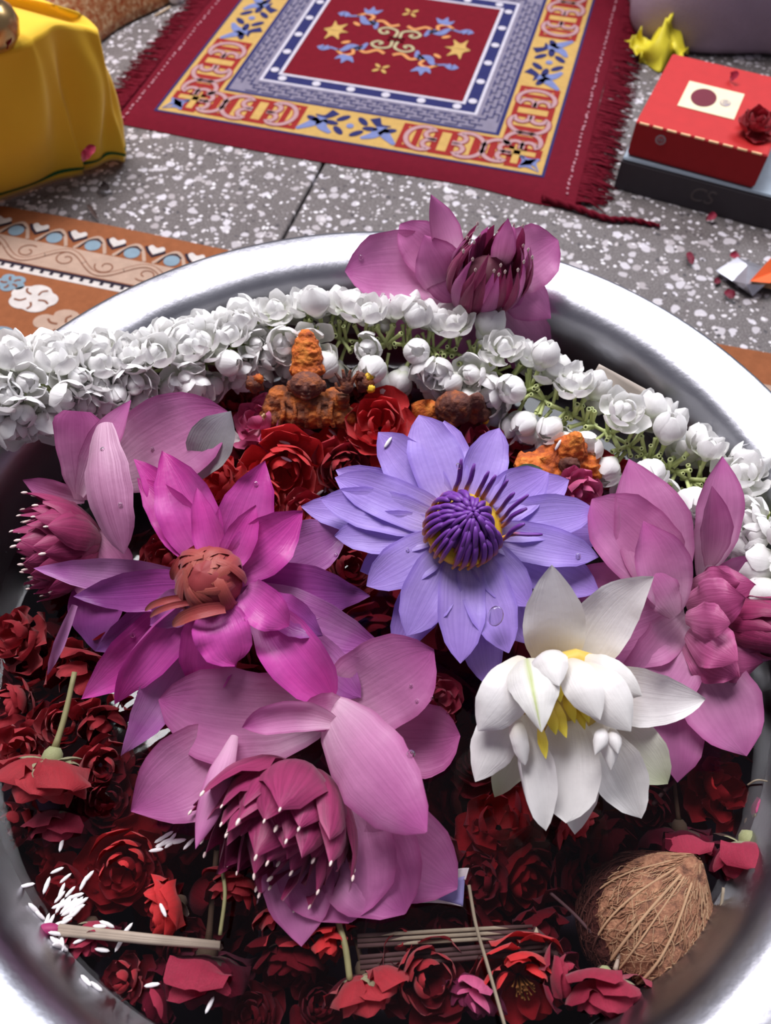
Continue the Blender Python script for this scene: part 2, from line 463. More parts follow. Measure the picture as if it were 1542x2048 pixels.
# ------------------------------------------------------------------ orange carpet under the basin
C_ANG = radians(-15.5); C0 = Vector((-0.448, 0.778, 0))
carpet = empty('orange_carpet', C0); carpet.rotation_euler = (0, 0, C_ANG)
tag(carpet, 'rust orange patterned carpet with cream scroll border under the metal tub', 'carpet')
M_rust = cloth_mat('carpet_rust', (0.25, 0.085, 0.035), .25)
M_cream = cloth_mat('carpet_cream', (0.42, 0.29, 0.22))
M_white = cloth_mat('carpet_white', (0.58, 0.53, 0.50))
M_cblue = cloth_mat('carpet_blue', (0.20, 0.28, 0.34))
M_dark = cloth_mat('carpet_dark', (0.025, 0.018, 0.03))
M_brown = cloth_mat('carpet_brown', (0.20, 0.075, 0.04))
M_gold = cloth_mat('carpet_gold', (0.42, 0.19, 0.03))
ZC = 0.0042
v = []; f = []
xs = [-1.0 + i * 0.06 for i in range(35)]; ys = [0.0, -0.002, -0.3, -0.6, -0.9, -1.4]
for j, y in enumerate(ys):
    for x in xs: v.append((x, y + 0.002 * sin(x * 14), 0.0005 if j == 0 else 0.004))
for j in range(len(ys) - 1):
    for i in range(len(xs) - 1):
        a = j * len(xs) + i; f.append((a, a + len(xs), a + len(xs) + 1, a + 1))
obj('pile', v, f, M_rust, carpet)
def cm(name, m, vf): obj(name, *vf, m, carpet, smooth=False)
cm('cream_band', M_cream, poly_pts([(-.5, -.083), (.95, -.083), (.95, -.047), (-.5, -.047)], ZC))
cm('pale_line', M_white, poly_pts([(-.5, -.097), (.95, -.097), (.95, -.088), (-.5, -.088)], ZC))
cm('dark_line', M_dark, poly_pts([(-.5, -.0885), (.95, -.0885), (.95, -.0845), (-.5, -.0845)], ZC + .0002))
for i in range(-7, 11):
    x = i * 0.0475 + 0.018
    heart = curve2([(x, -.033), (x + .010, -.024), (x + .006, -.0185), (x, -.022), (x - .007, -.0185), (x - .010, -.024), (x, -.033)], 18)
    cm('white_heart', M_white, poly_pts(heart, ZC + .0003))
    cm('dark_chevron', M_dark, ribbon_pts([(x - .013, -.022), (x - .007, -.030), (x, -.036), (x + .012, -.026)], .0034, ZC + .0004))
    cm('pale_arch', M_cream, ribbon_pts(curve2([(x + .005, -.046), (x + .014, -.031), (x + .024, -.0225), (x + .034, -.030), (x + .043, -.046)], 14), .004, ZC + .0002))
    cm('dark_arch', M_dark, ribbon_pts(curve2([(x + .010, -.044), (x + .016, -.031), (x + .024, -.0262), (x + .033, -.031)], 12), .0018, ZC + .0005))
    v_, f_ = disc_pts((x + .024, -.037), .0092, .0085, ZC + .0003); cm('blue_oval', M_cblue, (v_, f_))
    # cream scroll with brown outline
    wv = [(x - .02 + q * .0024, -.065 + .013 * sin(q * .0024 / .095 * 2 * pi * 1.0 + i * pi)) for q in range(21)]
    cm('wave_outline', M_brown, ribbon_pts(wv, .0062, ZC + .0003)); cm('wave', M_cream, ribbon_pts(wv, .0038, ZC + .0005))
    sp = [(x + .006 + (.013 - .0006 * q) * cos(q * .42 + i) , -.065 + (.011 - .0005 * q) * sin(q * .42 + i)) for q in range(17)]
    cm('spiral', M_brown, ribbon_pts(sp, .0014, ZC + .0004))
    mb = MB()
    for q in range(4): mb.add(*poly_pts([(x + q * .012, -.093), (x + q * .012 + .004, -.093), (x + q * .012 + .004, -.088), (x + q * .012, -.088)], ZC + .0003))
    cm('teeth', M_dark, (mb.v, mb.f))
rnd = random.Random(9)
for (x, y, s, kind) in ((-.02, -.135, .030, 0), (.045, -.175, .045, 0), (.115, -.130, .028, 1), (.11, -.20, .03, 2), (.015, -.115, .02, 2), (.165, -.16, .03, 0), (.08, -.115, .016, 2), (-.03, -.2, .04, 1)):
    pts = []
    for q in range(40):
        a = 2 * pi * q / 40; r = s * (0.68 + .30 * abs(cos(2.5 * a + x * 50)) ** .6 * (1 if kind != 1 else .6))
        pts.append((x + r * cos(a) * 1.15, y + r * sin(a) * .85))
    cm('leafy_rosette', (M_cream, M_white, M_cblue)[kind], poly_pts(pts, ZC + .0003))
    for q in range(5):
        a = q * 1.25 + x * 9
        cm('dark_vein', M_brown, ribbon_pts(curve2([(x + s * .25 * cos(a), y + s * .22 * sin(a)), (x + s * .5 * cos(a + .2), y + s * .42 * sin(a + .2)), (x + s * .72 * cos(a), y + s * .58 * sin(a))], 6), .0024, ZC + .0006))

# ================================================================== BASIN AND WATER
BC = Vector((-0.006, 0.200, 0.0))
def alu():
    t = NT('aluminium'); co = t.coord('Object')
    n1 = t.noise(co, 22, 4); n2 = t.noise(co, 260, 3)
    t.l(t.mix(n1, (0.31, 0.31, 0.345), (0.45, 0.45, 0.49)), t.p.inputs['Base Color'])
    t.setp(Metallic=1.0)
    mp = t.node('ShaderNodeMapRange'); t.l(n1, mp.inputs[0]); mp.inputs[3].default_value = 0.27; mp.inputs[4].default_value = 0.42
    t.l(mp.outputs[0], t.p.inputs['Roughness'])
    h = t.math('ADD', t.math('MULTIPLY', n2, 0.5), n1)
    t.bump(h, 0.14, 0.002)
    return t.m
M_alu = alu()
prof_b = [(0.0, .010), (.18, .010), (.205, .012), (.220, .024), (.228, .06), (.2345, .12), (.2375, .155), (.2395, .170), (.2425, .181), (.2470, .1885), (.2540, .1935), (.2660, .1968), (.2790, .1985), (.2815, .1982), (.2835, .1962), (.2835, .1935), (.2812, .1915), (.2785, .1918), (.2660, .1938), (.2555, .1906), (.2490, .1855), (.2450, .1790), (.2420, .169), (.2400, .154), (.2370, .119), (.2305, .059), (.2225, .021), (.206, .0085), (.18, .005), (0.0, .005)]
tub = MB().lathe([(max(r, 1e-5), z) for r, z in prof_b], 160).build('metal_tub', M_alu, None, loc=BC)
tag(tub, 'large round aluminium tub with wide flared rim full of flowers', 'tub')
WZ = 0.139
def water_mat():
    t = NT('shade_tinted_water'); n = t.n
    n.remove(t.p)
    tr = t.node('ShaderNodeBsdfTransparent'); tr.inputs[0].default_value = (0.54, 0.44, 0.52, 1)  # tint deepened to put an onlooker's shade over the sunken roses
    gl = t.node('ShaderNodeBsdfGlossy', Roughness=0.03); gl.inputs[0].default_value = (1, 1, 1, 1)
    fr = t.node('ShaderNodeFresnel', IOR=1.33)
    b = t.node('ShaderNodeBump', Strength=0.12, Distance=0.002); t.l(t.noise(t.coord('Object'), 40, 2), b.inputs['Height']); t.l(b.outputs[0], gl.inputs['Normal'])
    mx = t.node('ShaderNodeMixShader'); t.l(fr.outputs[0], mx.inputs[0]); t.l(tr.outputs[0], mx.inputs[1]); t.l(gl.outputs[0], mx.inputs[2]); t.l(mx.outputs[0], t.out.inputs[0])
    return t.m
wr = 0.2366
wv = [(0, 0, 0)] + [(wr * cos(2 * pi * k / 96), wr * sin(2 * pi * k / 96), 0) for k in range(96)]
water = obj('tub_water', wv, [(0, 1 + k, 1 + (k + 1) % 96) for k in range(96)], water_mat(), None, smooth=False, loc=BC + Vector((0, 0, WZ)))
tag(water, 'clear water with shade tinted in, filling the tub around the floating roses', 'water', kind='stuff')

# ================================================================== BOXES, CLOTHS AND THINGS AROUND
BANG = atan2(0.74328 - 0.81336, 0.42386 - 0.27201)
def card(name, col, var=.1, rough=.6): return simple(name, col, rough, spec=.2, nscale=80, var=var, bump=.08, bscale=700)
M_boxgrey = card('box_charcoal', (0.055, 0.048, 0.055)); M_boxblue = card('box_pale_blue', (0.30, 0.36, 0.42))
M_boxred = card('box_red', (0.42, 0.018, 0.018)); M_boxred2 = card('box_dark_red', (0.33, 0.012, 0.016))
M_creamc = card('card_cream', (0.72, 0.62, 0.42)); M_maroon = card('emblem_maroon', (0.13, 0.010, 0.025)); M_greyp = card('print_grey', (0.33, 0.28, 0.30))
M_goldfoil = simple('gold_foil', (0.85, 0.55, 0.30), .3, .7); M_fade = card('faint_print', (0.10, 0.085, 0.085))
gb = empty('grey_gift_box', Vector((0.2716, 0.8134, 0))); gb.rotation_euler = (0, 0, BANG)
tag(gb, 'flat charcoal cardboard box with pale blue lid under the red box', 'box')
W, D, H = 0.30, 0.235, 0.040
def rbox(name, x0, x1, y0, y1, z0, z1, m, par, b=.0012):
    bm = bmesh.new(); bmesh.ops.create_cube(bm, size=1)
    for vv in bm.verts: vv.co = Vector((lerp(x0, x1, vv.co.x + .5), lerp(y0, y1, vv.co.y + .5), lerp(z0, z1, vv.co.z + .5)))
    bmesh.ops.bevel(bm, geom=bm.edges[:], offset=b, segments=2, affect='EDGES')
    me = bpy.data.meshes.new(name); bm.to_mesh(me); bm.free(); me.materials.append(m); return link(name, me, par)
rbox('body', 0, W, 0, D, 0, H - .0035, M_boxgrey, gb); rbox('lid', .001, W - .001, .001, D - .001, H - .0036, H, M_boxblue, gb)
def text_on(body, size, parent, loc, rot, m, name='lettering', shear=0.0):
    c = bpy.data.curves.new(name, 'FONT'); c.body = body; c.size = size; c.align_x = 'CENTER'; c.align_y = 'CENTER'; c.extrude = .0002; c.shear = shear
    o = bpy.data.objects.new(name, c); COL.objects.link(o); o.parent = parent; o.location = loc; o.rotation_euler = rot; c.materials.append(m)
    bpy.context.view_layer.update()
    me = bpy.data.meshes.new_from_object(o.evaluated_get(bpy.context.evaluated_depsgraph_get())); bpy.data.objects.remove(o)
    o = link(name, me, parent, loc); o.rotation_euler = rot; return o
text_on('CS', .024, gb, (0.098, -.0003, .019), (pi / 2, 0, 0), M_fade, shear=.2)
rb = empty('red_gift_box', Vector((0.2772, 0.8172, H))); rb.rotation_euler = (0, 0, BANG + radians(-1))
tag(rb, 'glossy red lidded gift box with cream card on the charcoal box', 'box')
w2, d2, h2 = 0.144, 0.158, 0.0405
rbox('body', .001, w2 - .001, .001, d2 - .001, 0.0005, h2 - .012, M_boxred2, rb); rbox('lid', 0, w2, 0, d2, 0.004, h2, M_boxred, rb)
rbox('front_panel', .0004, w2 - .0004, -.0005, .001, 0.0045, h2 - .0006, M_boxred2, rb, .0003)
for i in range(9):
    x = lerp(.004, .142, i / 9); rbox('gold_dash', x, x + .0105, -.0009, .0012, h2 - .0012, h2 + .0005, M_goldfoil, rb, .0002)
cardo = rbox('card', .033, .0965, .0500, .1060, h2, h2 + .0008, M_creamc, rb, .0002)
v_, f_ = disc_pts((.0560, .0780), .0142, .0190, h2 + .0012, 24); obj('round_emblem', v_, f_, M_maroon, cardo, smooth=False)
lg = MB().add(*disc_pts((.0805, .0780), .0062, .0075, h2 + .0012, 18)); lg.build('small_emblem', M_greyp, cardo, smooth=False)
lg = MB().add(*ribbon_pts([(.0805 + .0042 * cos(a * .4), .0780 + .0050 * sin(a * .4)) for a in range(13)], .0012, h2 + .0015)).add(*ribbon_pts([(.0768, .0780), (.0842, .0780)], .0012, h2 + .0015)); lg.build('emblem_lines', M_creamc, cardo, smooth=False)
em = MB().add(*[[(p[0], -.0012, p[1]) for p in [(.0315 + .0058 * cos(a * pi / 9), .0285 + .0058 * sin(a * pi / 9)) for a in range(18)]], [tuple(range(18))]]); em.build('front_emblem', M_greyp, rb, smooth=False)
em = MB().tube([(.0315 + .0034 * cos(a * pi / 6), -.0014, .0285 + .0034 * sin(a * pi / 6)) for a in range(13)], .0005, 4).tube([(.0315, -.0014, .0245), (.0315, -.0014, .0325)], .0005, 4); em.build('emblem_lines', M_boxred2, rb, smooth=False)

# yellow cloth draped over a low stool, green hem
M_yc = NT('yellow_cotton')
co = M_yc.coord('Object'); c_ = M_yc.mix(M_yc.noise(co, 14, 3), (0.88, 0.52, 0.010), (0.95, 0.66, 0.030)); M_yc.l(c_, M_yc.p.inputs['Base Color'])
M_yc.setp(Roughness=.75); M_yc.p.inputs['Sheen Weight'].default_value = .3; M_yc.bump(M_yc.noise(co, 900, 2), .25, .0008)
trn = M_yc.node('ShaderNodeBsdfTranslucent'); M_yc.l(c_, trn.inputs[0]); mx_ = M_yc.node('ShaderNodeMixShader'); mx_.inputs[0].default_value = .2
M_yc.l(M_yc.p.outputs[0], mx_.inputs[1]); M_yc.l(trn.outputs[0], mx_.inputs[2]); M_yc.l(mx_.outputs[0], M_yc.out.inputs[0]); M_yc = M_yc.m
M_green = cloth_mat('hem_green', (0.03, 0.13, 0.04))
hem = bez([(-.86, .50, .004), (-.62, .66, .004), (-.4525, .787, .003), (-.374, .8316, .003), (-.362, .838, .006), (-.330, .853, .010), (-.3165, .862, .004), (-.335, .905, .003), (-.375, .965, .003), (-.44, 1.03, .003)], 90)
topl = bez([(-.78, .55, .172), (-.56, .68, .173), at(0, 104, .172), at(70, 72, .176), at(112, 50, .176), at(165, 52, .164), at(196, 60, .156), at(165, 30, .164), at(112, 10, .172), at(40, -20, .172)], 90)
cl = empty('draped_yellow_cloth', Vector((-.5, .9, 0))); tag(cl, 'bright yellow cotton cloth with green hem stripe draped over a low stool', 'cloth')
v = []; f = []; nv = 26
ctr = Vector((-.62, .98, .172))
rows = [(s, None) for s in (0, .35, .7, .93)]
for s, _ in rows:
    for p in topl: q = ctr.lerp(p, s); v.append(q + Vector((0, 0, .003 * noise.noise(q * 30))))
for j in range(nv + 1):
    t = j / nv
    for i, (a, b) in enumerate(zip(topl, hem)):
        q = a.lerp(b, t); e = a - ctr; e.z = 0; e.normalize()
        s = i / 89
        fold = .0085 * sin(s * 52 + 1.5 * t) * t * (1 - .45 * t) + .010 * sin(s * 23 + 3 * t + .7) * sin(pi * min(1, t * 1.1)) * .8
        fold += .006 * noise.noise(Vector((s * 12, t * 4, 2)))* t
        q = q + e * (fold * (0.4 if t > .96 else 1) + .010 * sin(pi * t) * .5)
        v.append(q)
M_ = 90
for j in range(len(v) // M_ - 1):
    for i in range(M_ - 1): f.append((j * M_ + i, (j + 1) * M_ + i, (j + 1) * M_ + i + 1, j * M_ + i + 1))
clb = obj('cloth_sheet', v, f, M_yc, cl, org=Vector((-.5, .9, 0)))
sm = clb.modifiers.new('thick', 'SOLIDIFY'); sm.thickness = .0012
n0 = len(v) - M_
st = MB(); sv = []; sf = []
for i in range(M_):
    a = v[n0 - M_ + i]; b = v[n0 - 2 * M_ + i]; d = (b - a)
    e = a - ctr; e.z = 0; e.normalize()
    sv += [a.lerp(b, .95) + e * .0012, a.lerp(b, .35) + e * .0012]
    if i: sf.append((2 * i - 2, 2 * i, 2 * i + 1, 2 * i - 1))
obj('green_stripe', sv, sf, M_green, cl, org=Vector((-.5, .9, 0)))
# brass pot on the cloth
M_brass = simple('brass', (0.55, 0.36, 0.16), .28, 1.0, nscale=30, var=.2)
bp = at(8, 35, .215)
pot = MB().lathe([(1e-5, 0), (.018, 0), (.030, .006), (.044, .022), (.050, .042), (.046, .060), (.034, .072), (.028, .078), (.031, .086), (.038, .090), (.036, .091), (.028, .085), (1e-5, .083)], 40, (0, 0, 0)).build('brass_pot', M_brass, None, loc=Vector((bp.x - .030, bp.y + .030, .1725)))
pot.scale = (.55, .55, .55)
tag(pot, 'small shiny brass pot standing on the yellow cloth', 'pot')

# gold brocade cloth behind
M_broc = NT('brocade'); co = M_broc.coord('Object'); n_ = M_broc.noise(co, 160, 4, .7)
M_broc.l(M_broc.ramp(n_, [(.35, (.30, .05, .01)), (.5, (.38, .16, .06)), (.62, (.55, .36, .20))]), M_broc.p.inputs['Base Color']); M_broc.setp(Roughness=.42, Metallic=.35); M_broc.bump(n_, .6, .002); M_broc = M_broc.m
a0, a1 = Vector((-.445, 1.08, .004)), Vector((-.318, 1.272, .004)); a2 = Vector((-.22, 1.50, .004))
hm = bez([(-.56, .98, .004), a0, a1, a2], 40); tp = bez([(-.62, 1.02, .11), a0 + Vector((-.05, .04, .12)), a1 + Vector((-.045, .03, .115)), a2 + Vector((-.04, .03, .11))], 40)
v = []; f = []
for j in range(12):
    for i in range(40):
        t = j / 11; q = tp[i].lerp(hm[i], t) + Vector((.8, -.5, 0)) * (.008 * sin(i * .55) * t + .012 * sin(pi * t)); v.append(q)
bk = [q + Vector((-.25, .15, .01)) for q in tp]
v = bk + v
for j in range(12):
    for i in range(39): f.append((j * 40 + i, (j + 1) * 40 + i, (j + 1) * 40 + i + 1, j * 40 + i + 1))
bo = obj('brocade_cloth', v, f, M_broc, None); sm = bo.modifiers.new('thick', 'SOLIDIFY'); sm.thickness = .0015
tag(bo, 'orange and gold brocade cloth hanging behind the yellow cloth', 'cloth')
# cotton ball and stick beside the rug
cb = MB().ball((0, 0, .009), (.014, .012, .010), 14, 10, disp=.35, fq=2.2).build('cotton_ball', simple('cotton', (.8, .78, .82), .9, nscale=80, bump=.4), None, loc=at(352, 4))
tag(cb, 'small white cotton ball at the far corner of the red rug', 'cotton')
sk = MB().tube([at(310, 32, .003), at(340, 14, .003)], .0017, 6).build('broken_stick', simple('straw_pale', (.42, .31, .20), .7, nscale=60), None)
tag(sk, 'short pale stick lying between the brocade cloth and the rug', 'stick')

# mauve sack at the far right
M_sack = cloth_mat('sack_mauve', (0.44, 0.33, 0.42), .2, 500, .7, 20)
sk = empty('mauve_sack', Vector((.585, 1.275, 0)))
tag(sk, 'soft mauve cloth sack slumped behind the red gift box', 'sack')
v = []; f = []; nu, nv = 72, 26
for j in range(nv + 1):
    t = j / nv; ph = lerp(0.06, .985, t) * pi
    for i in range(nu):
        th = 2 * pi * i / nu
        rx, ry, rz = .262, .205, .16
        r = 1 + .085 * sin(th * 5 + 2 * t) * sin(ph) + .07 * noise.noise(Vector((cos(th) * 2.2, sin(th) * 2.2, t * 3)))
        z = cos(ph); z = z if z > 0 else z * .82
        q = Vector((rx * sin(ph) ** .6 * cos(th) * r, ry * sin(ph) ** .6 * sin(th) * r, .06 + .20 * z * (1 + .05 * sin(th * 3))))
        q.z = max(q.z, .0035)
        v.append(q)
for j in range(nv):
    for i in range(nu): f.append((j * nu + i, (j + 1) * nu + i, (j + 1) * nu + (i + 1) % nu, j * nu + (i + 1) % nu))
so = obj('sack_body', v, f, M_sack, sk)
MB().tube([Vector((.262 * 1.02 * cos(a), .2 * 1.02 * sin(a), .10 + .012 * sin(3 * a))) for a in [pi + q * .1 for q in range(16)]], .003, 5).build('seam', M_sack, sk)

# crumpled yellow wrapper between sack and box
M_yw = simple('yellow_crepe', (0.70, 0.60, 0.035), .55, nscale=30, var=.35)
yb = Vector((0.378, 1.105, 0)); v = []; f = []
for j in range(13):
    for i in range(21):
        u, w = i / 20 - .5, j / 12 - .5
        z = .034 + .012 * sin(u * 9 + 1) - .08 * w * w - .05 * u * u + .016 * noise.noise(Vector((u * 7, w * 7, 3)))
        v.append(yb + Vector((u * .070 + .008 * sin(w * 8), w * .05 + .012 * sin(u * 11), max(.003, z))))
for j in range(12):
    for i in range(20): a = j * 21 + i; f.append((a, a + 1, a + 22, a + 21))
for i in range(21): v.append(Vector((v[i].x, v[i].y - .004, .002)))
n1 = 13 * 21
for i in range(20): f.append((i, n1 + i, n1 + i + 1, i + 1))
yw = obj('yellow_wrapper', v, f, M_yw, None); tag(yw, 'crumpled bright yellow cloth scrap between the sack and red box', 'wrapper')
sm = yw.modifiers.new('thick', 'SOLIDIFY'); sm.thickness = .001

# silver wrapper and orange packet at the right edge of the floor
M_foil = simple('silver_foil', (.72, .72, .80), .28, .85, nscale=60, var=.2, bump=.4, bscale=80)
q = [at(1432, 541, .006), at(1475, 514, .009), at(1548, 545, .004), at(1505, 592, .003), at(1495, 530, .012), at(1465, 562, .010)]
v = [q[0], q[5], q[3], at(1530, 570, .010), q[2], at(1510, 527, .006), q[1], q[4], at(1492, 568, .016)]
f = [(0, 1, 7), (0, 7, 6), (1, 8, 7), (1, 2, 8), (2, 3, 8), (8, 3, 7), (7, 3, 4), (7, 4, 5), (6, 7, 5)]
fo = obj('silver_wrapper', v, f, M_foil, None, smooth=False); tag(fo, 'creased silver foil wrapper lying on the terrazzo floor', 'wrapper')
sm = fo.modifiers.new('thick', 'SOLIDIFY'); sm.thickness = .0006
M_opk = simple('packet_orange', (.75, .12, .03), .4, nscale=40, bump=.2); M_opk2 = simple('packet_tan', (.55, .36, .22), .45, nscale=40, bump=.2)
pk = empty('orange_packet', at(1545, 545, 0)); tag(pk, 'crumpled orange and tan snack packet beside the silver wrapper', 'packet')
q = [at(1500, 562, .018), at(1545, 512, .024), at(1610, 520, .010), at(1600, 590, .006), at(1540, 566, .020)]
obj('orange_side', [q[0], q[4], q[2], q[1]], [(0, 1, 2, 3)], M_opk, pk, smooth=False, org=pk.location.copy()); obj('tan_side', [q[0] , at(1512, 572, .004), q[3], q[2], q[4]], [(0, 1, 2, 3, 4)], M_opk2, pk, smooth=False, org=pk.location.copy())
# ================================================================== PETALS
LOTUS = [(0, .30), (.12, .54), (.35, .93), (.55, 1.0), (.74, .82), (.87, .48), (.95, .20), (1, .01)]
BROAD = [(0, .38), (.12, .64), (.35, .95), (.58, 1.0), (.76, .88), (.88, .62), (.95, .34), (.985, .14), (1, .02)]
LILY = [(0, .36), (.2, .66), (.45, 1.0), (.66, .93), (.82, .62), (.92, .31), (.97, .13), (1, .01)]
SPEAR = [(0, .55), (.25, .85), (.5, 1.0), (.75, .70), (.92, .28), (1, .02)]
ROSEP = [(0, .22), (.2, .55), (.45, .92), (.7, 1.0), (.88, .86), (.96, .55), (1, .22)]
VIOL = [(0, .40), (.2, .72), (.45, 1.08), (.68, 1.1), (.84, .80), (.93, .44), (.975, .20), (1, .02)]
MAGP = [(0, .40), (.2, .74), (.42, 1.1), (.62, 1.06), (.78, .76), (.89, .42), (.96, .17), (1, .01)]
BLUNT = [(0, .30), (.3, .66), (.7, 1.0), (.9, .98), (.97, .8), (1, .55)]
STRAP = [(0, .8), (.3, 1), (.7, .9), (.92, .5), (1, .1)]

def petal_geo(b, t, w, up, P=LOTUS, bulge=.10, curl=0., cup=.5, rl=0., rr=0., ripple=.05, twist=0., bend=0., nu=14, nv=8, seed=0, cup_tip=None, fold=None):
    b = Vector(b); t = Vector(t); d = t - b; L = d.length; d = d / L
    n = Vector(up) - d * Vector(up).dot(d); n = n.normalized() if n.length > 1e-5 else d.orthogonal().normalized()
    s = d.cross(n)
    rn = random.Random(seed); p1, p2 = rn.uniform(0, 6), rn.uniform(0, 6); fq = rn.uniform(4, 7)
    cl = []
    for i in range(nu + 1):
        u = i / nu
        q = b + d * (L * u) + n * (L * (bulge * 4 * u * (1 - u) + curl * (u ** 3 - u))) + s * (L * bend * 4 * u * (1 - u))
        cl.append(q)
    vs, uv = [], []
    half = nv // 2
    for i in range(nu + 1):
        u = i / nu
        tg = (cl[min(i + 1, nu)] - cl[max(i - 1, 0)]).normalized()
        N = n - tg * n.dot(tg); N.normalize()
        S = tg.cross(N)
        if twist:
            qt = Quaternion(tg, twist * u); N = qt @ N; S = qt @ S
        ww = w * prof(P, u); c = lerp(cup, cup if cup_tip is None else cup_tip, u)
        row = [None] * (nv + 1); row[half] = cl[i]
        for sg, roll in ((-1, rl), (1, rr)):
            q = cl[i].copy()
            for k in range(1, half + 1):
                v = (k - .5) / half
                th = c * v * (1.0) + roll * max(0, (v - .35) / .65) ** 2 * sin(pi * min(1, .12 + u * .95)) * 1.6
                q = q + (S * sg * cos(th) + N * sin(th)) * (ww / half)
                vv = k / half
                rp = ripple * w * vv * vv * (sin(fq * u * 2 + p1 + sg * 1.3) + .6 * sin(fq * 4.1 * u + p2 + sg)) * min(1, u * 3) * (1 if u < .9 else .4)
                row[half + sg * k] = q + N * rp
        for k in range(nv + 1):
            vs.append(row[k]); uv.append((u, k / nv))
    fs = [(i * (nv + 1) + k, i * (nv + 1) + k + 1, (i + 1) * (nv + 1) + k + 1, (i + 1) * (nv + 1) + k) for i in range(nu) for k in range(nv)]
    return vs, fs, uv
_pc = [0]
def petal(parent, name, b, t, w, up, m, **k):
    _pc[0] += 1; k.setdefault('seed', _pc[0])
    vs, fs, uv = petal_geo(b, t, w, up, **k)
    return obj(name, vs, fs, m, parent, uv, True, None, parent.location)
def petals(fl, axis, base, specs, m, default):
    """specs: (tip x, tip y, tip z, half width px, options); all read off the photograph, at their own height"""
    for sp in specs:
        x, y, z, w, o = sp; o = dict(default, **o)
        bb = o.pop('b', base); bx, by, bz = bb
        B = at(bx, by, bz); T = at(x, y, z); mid = (B + T) / 2
        s = scl((x + bx) / 2, (y + by) / 2, (z + bz) / 2)
        up = o.pop('up', None)
        if up is None:
            k = o.pop('k', .3); up = tocam(mid) * (1 - k) + axis * k
        else: o.pop('k', None)
        mm = o.pop('m', m); nm = o.pop('name', 'petal'); lab = o.pop('label', None)
        p = petal(fl, nm, B, T, w * s, up, mm, **o)
        if lab: p['label'] = lab

def core(fl, base, axis, n, R, L, m, r0=.25, wid=.36, dome=.35, jitter=.12, seed=1, flare=0., skip=None, name='inner_petal', close=.0):
    """a dense tuft of narrow pointed inner petals around `axis`"""
    rn = random.Random(seed); ax = Vector(axis).normalized(); e1 = ax.orthogonal().normalized(); e2 = ax.cross(e1)
    for i in range(n):
        a = i * 2.39996 + rn.uniform(-.15, .15); q = sqrt((i + .5) / n)
        rad = e1 * cos(a) + e2 * sin(a)
        if skip and skip(rad, q): continue
        ln = L * (1 - dome * q * q) * rn.uniform(1 - jitter, 1 + jitter)
        B = base + rad * (R * q * r0) + ax * (L * .02)
        T = base + rad * (R * q * (1 + flare * q)) * rn.uniform(.9, 1.1) + ax * ln + e1 * rn.uniform(-.05, .05) * L + e2 * rn.uniform(-.05, .05) * L
        petal(fl, name, B, T, R * wid * rn.uniform(.8, 1.25), -rad + ax * .3, m, P=LILY, bulge=-.16 + close * q, cup=.8, ripple=.12, nu=8, nv=6, seed=seed * 1000 + i)

M_pinkl = petal_mat('lotus_pink', (0.86, 0.62, 0.74), (0.70, 0.29, 0.53), (0.55, 0.11, 0.38), vein=.28, veinc=(.42, .12, .30), edge=(.40, .06, .24), spots=22, transl=.42)
M_pinkl2 = petal_mat('lotus_pink_deep', (0.72, 0.42, 0.56), (0.60, 0.21, 0.42), (0.44, 0.07, 0.28), vein=.35, veinc=(.30, .05, .18), edge=(.34, .04, .19), spots=24, transl=.40)
M_vein = petal_mat('lotus_veined', (0.74, 0.50, 0.62), (0.62, 0.30, 0.48), (0.46, 0.14, 0.32), vein=.7, veinc=(.26, .06, .16), spots=30)
M_core = petal_mat('lotus_heart', (0.24, 0.018, 0.07), (0.29, 0.020, 0.095), (0.37, 0.035, 0.14), vein=.6, veinc=(.11, .006, .04), spots=14, transl=.2)
M_coretip = simple('heart_tip', (0.80, 0.62, 0.58), .5)
M_mag = petal_mat('waterlily_magenta', (0.62, 0.16, 0.46), (0.66, 0.085, 0.42), (0.60, 0.04, 0.33), vein=.32, veinc=(.26, .012, .20), edge=(.42, .02, .28), spots=20, rough=.38, patch=(.60, .16, .50))
M_magp = petal_mat('waterlily_magenta_pale', (0.58, 0.26, 0.50), (0.54, 0.20, 0.48), (0.42, 0.10, 0.40), vein=.4, veinc=(.30, .06, .30), spots=20, rough=.35, patch=(.62, .44, .60))
M_magv = petal_mat('waterlily_bruised', (0.48, 0.09, 0.36), (0.40, 0.06, 0.32), (0.13, 0.045, 0.20), vein=.4, veinc=(.20, .02, .2), spots=20, rough=.35)
M_pur = petal_mat('waterlily_violet', (0.70, 0.60, 0.84), (0.50, 0.36, 0.82), (0.42, 0.26, 0.76), vein=.30, veinc=(.20, .12, .48), edge=(.25, .15, .58), spots=20, patch=(.42, .34, .76))
M_wht = petal_mat('waterlily_white', (0.72, 0.66, 0.52), (0.80, 0.77, 0.76), (0.80, 0.78, 0.76), vein=.14, veinc=(.66, .63, .60), spots=20, rough=.4, patch=(.84, .82, .82), transl=.25)
M_whtg = petal_mat('waterlily_white_green', (0.72, 0.70, 0.56), (0.76, 0.75, 0.66), (0.52, 0.58, 0.34), vein=.3, veinc=(.56, .60, .40), spots=18, rough=.4, patch=(.8, .8, .74), transl=.25)
M_whts = petal_mat('waterlily_white_streak', (0.74, 0.72, 0.62), (0.80, 0.78, 0.76), (0.80, 0.79, 0.76), vein=.14, veinc=(.66, .65, .58), rough=.4, patch=(.84, .82, .82), transl=.25, stripe=(.50, .58, .22))
M_heartl = petal_mat('lotus_heart_pale', (0.52, 0.22, 0.34), (0.50, 0.11, 0.28), (0.42, 0.05, 0.19), vein=.6, veinc=(.24, .015, .10), spots=20, transl=.2)
SEPAL = [(0, .72), (.2, .94), (.4, 1.0), (.6, .88), (.8, .55), (.92, .25), (1, .02)]
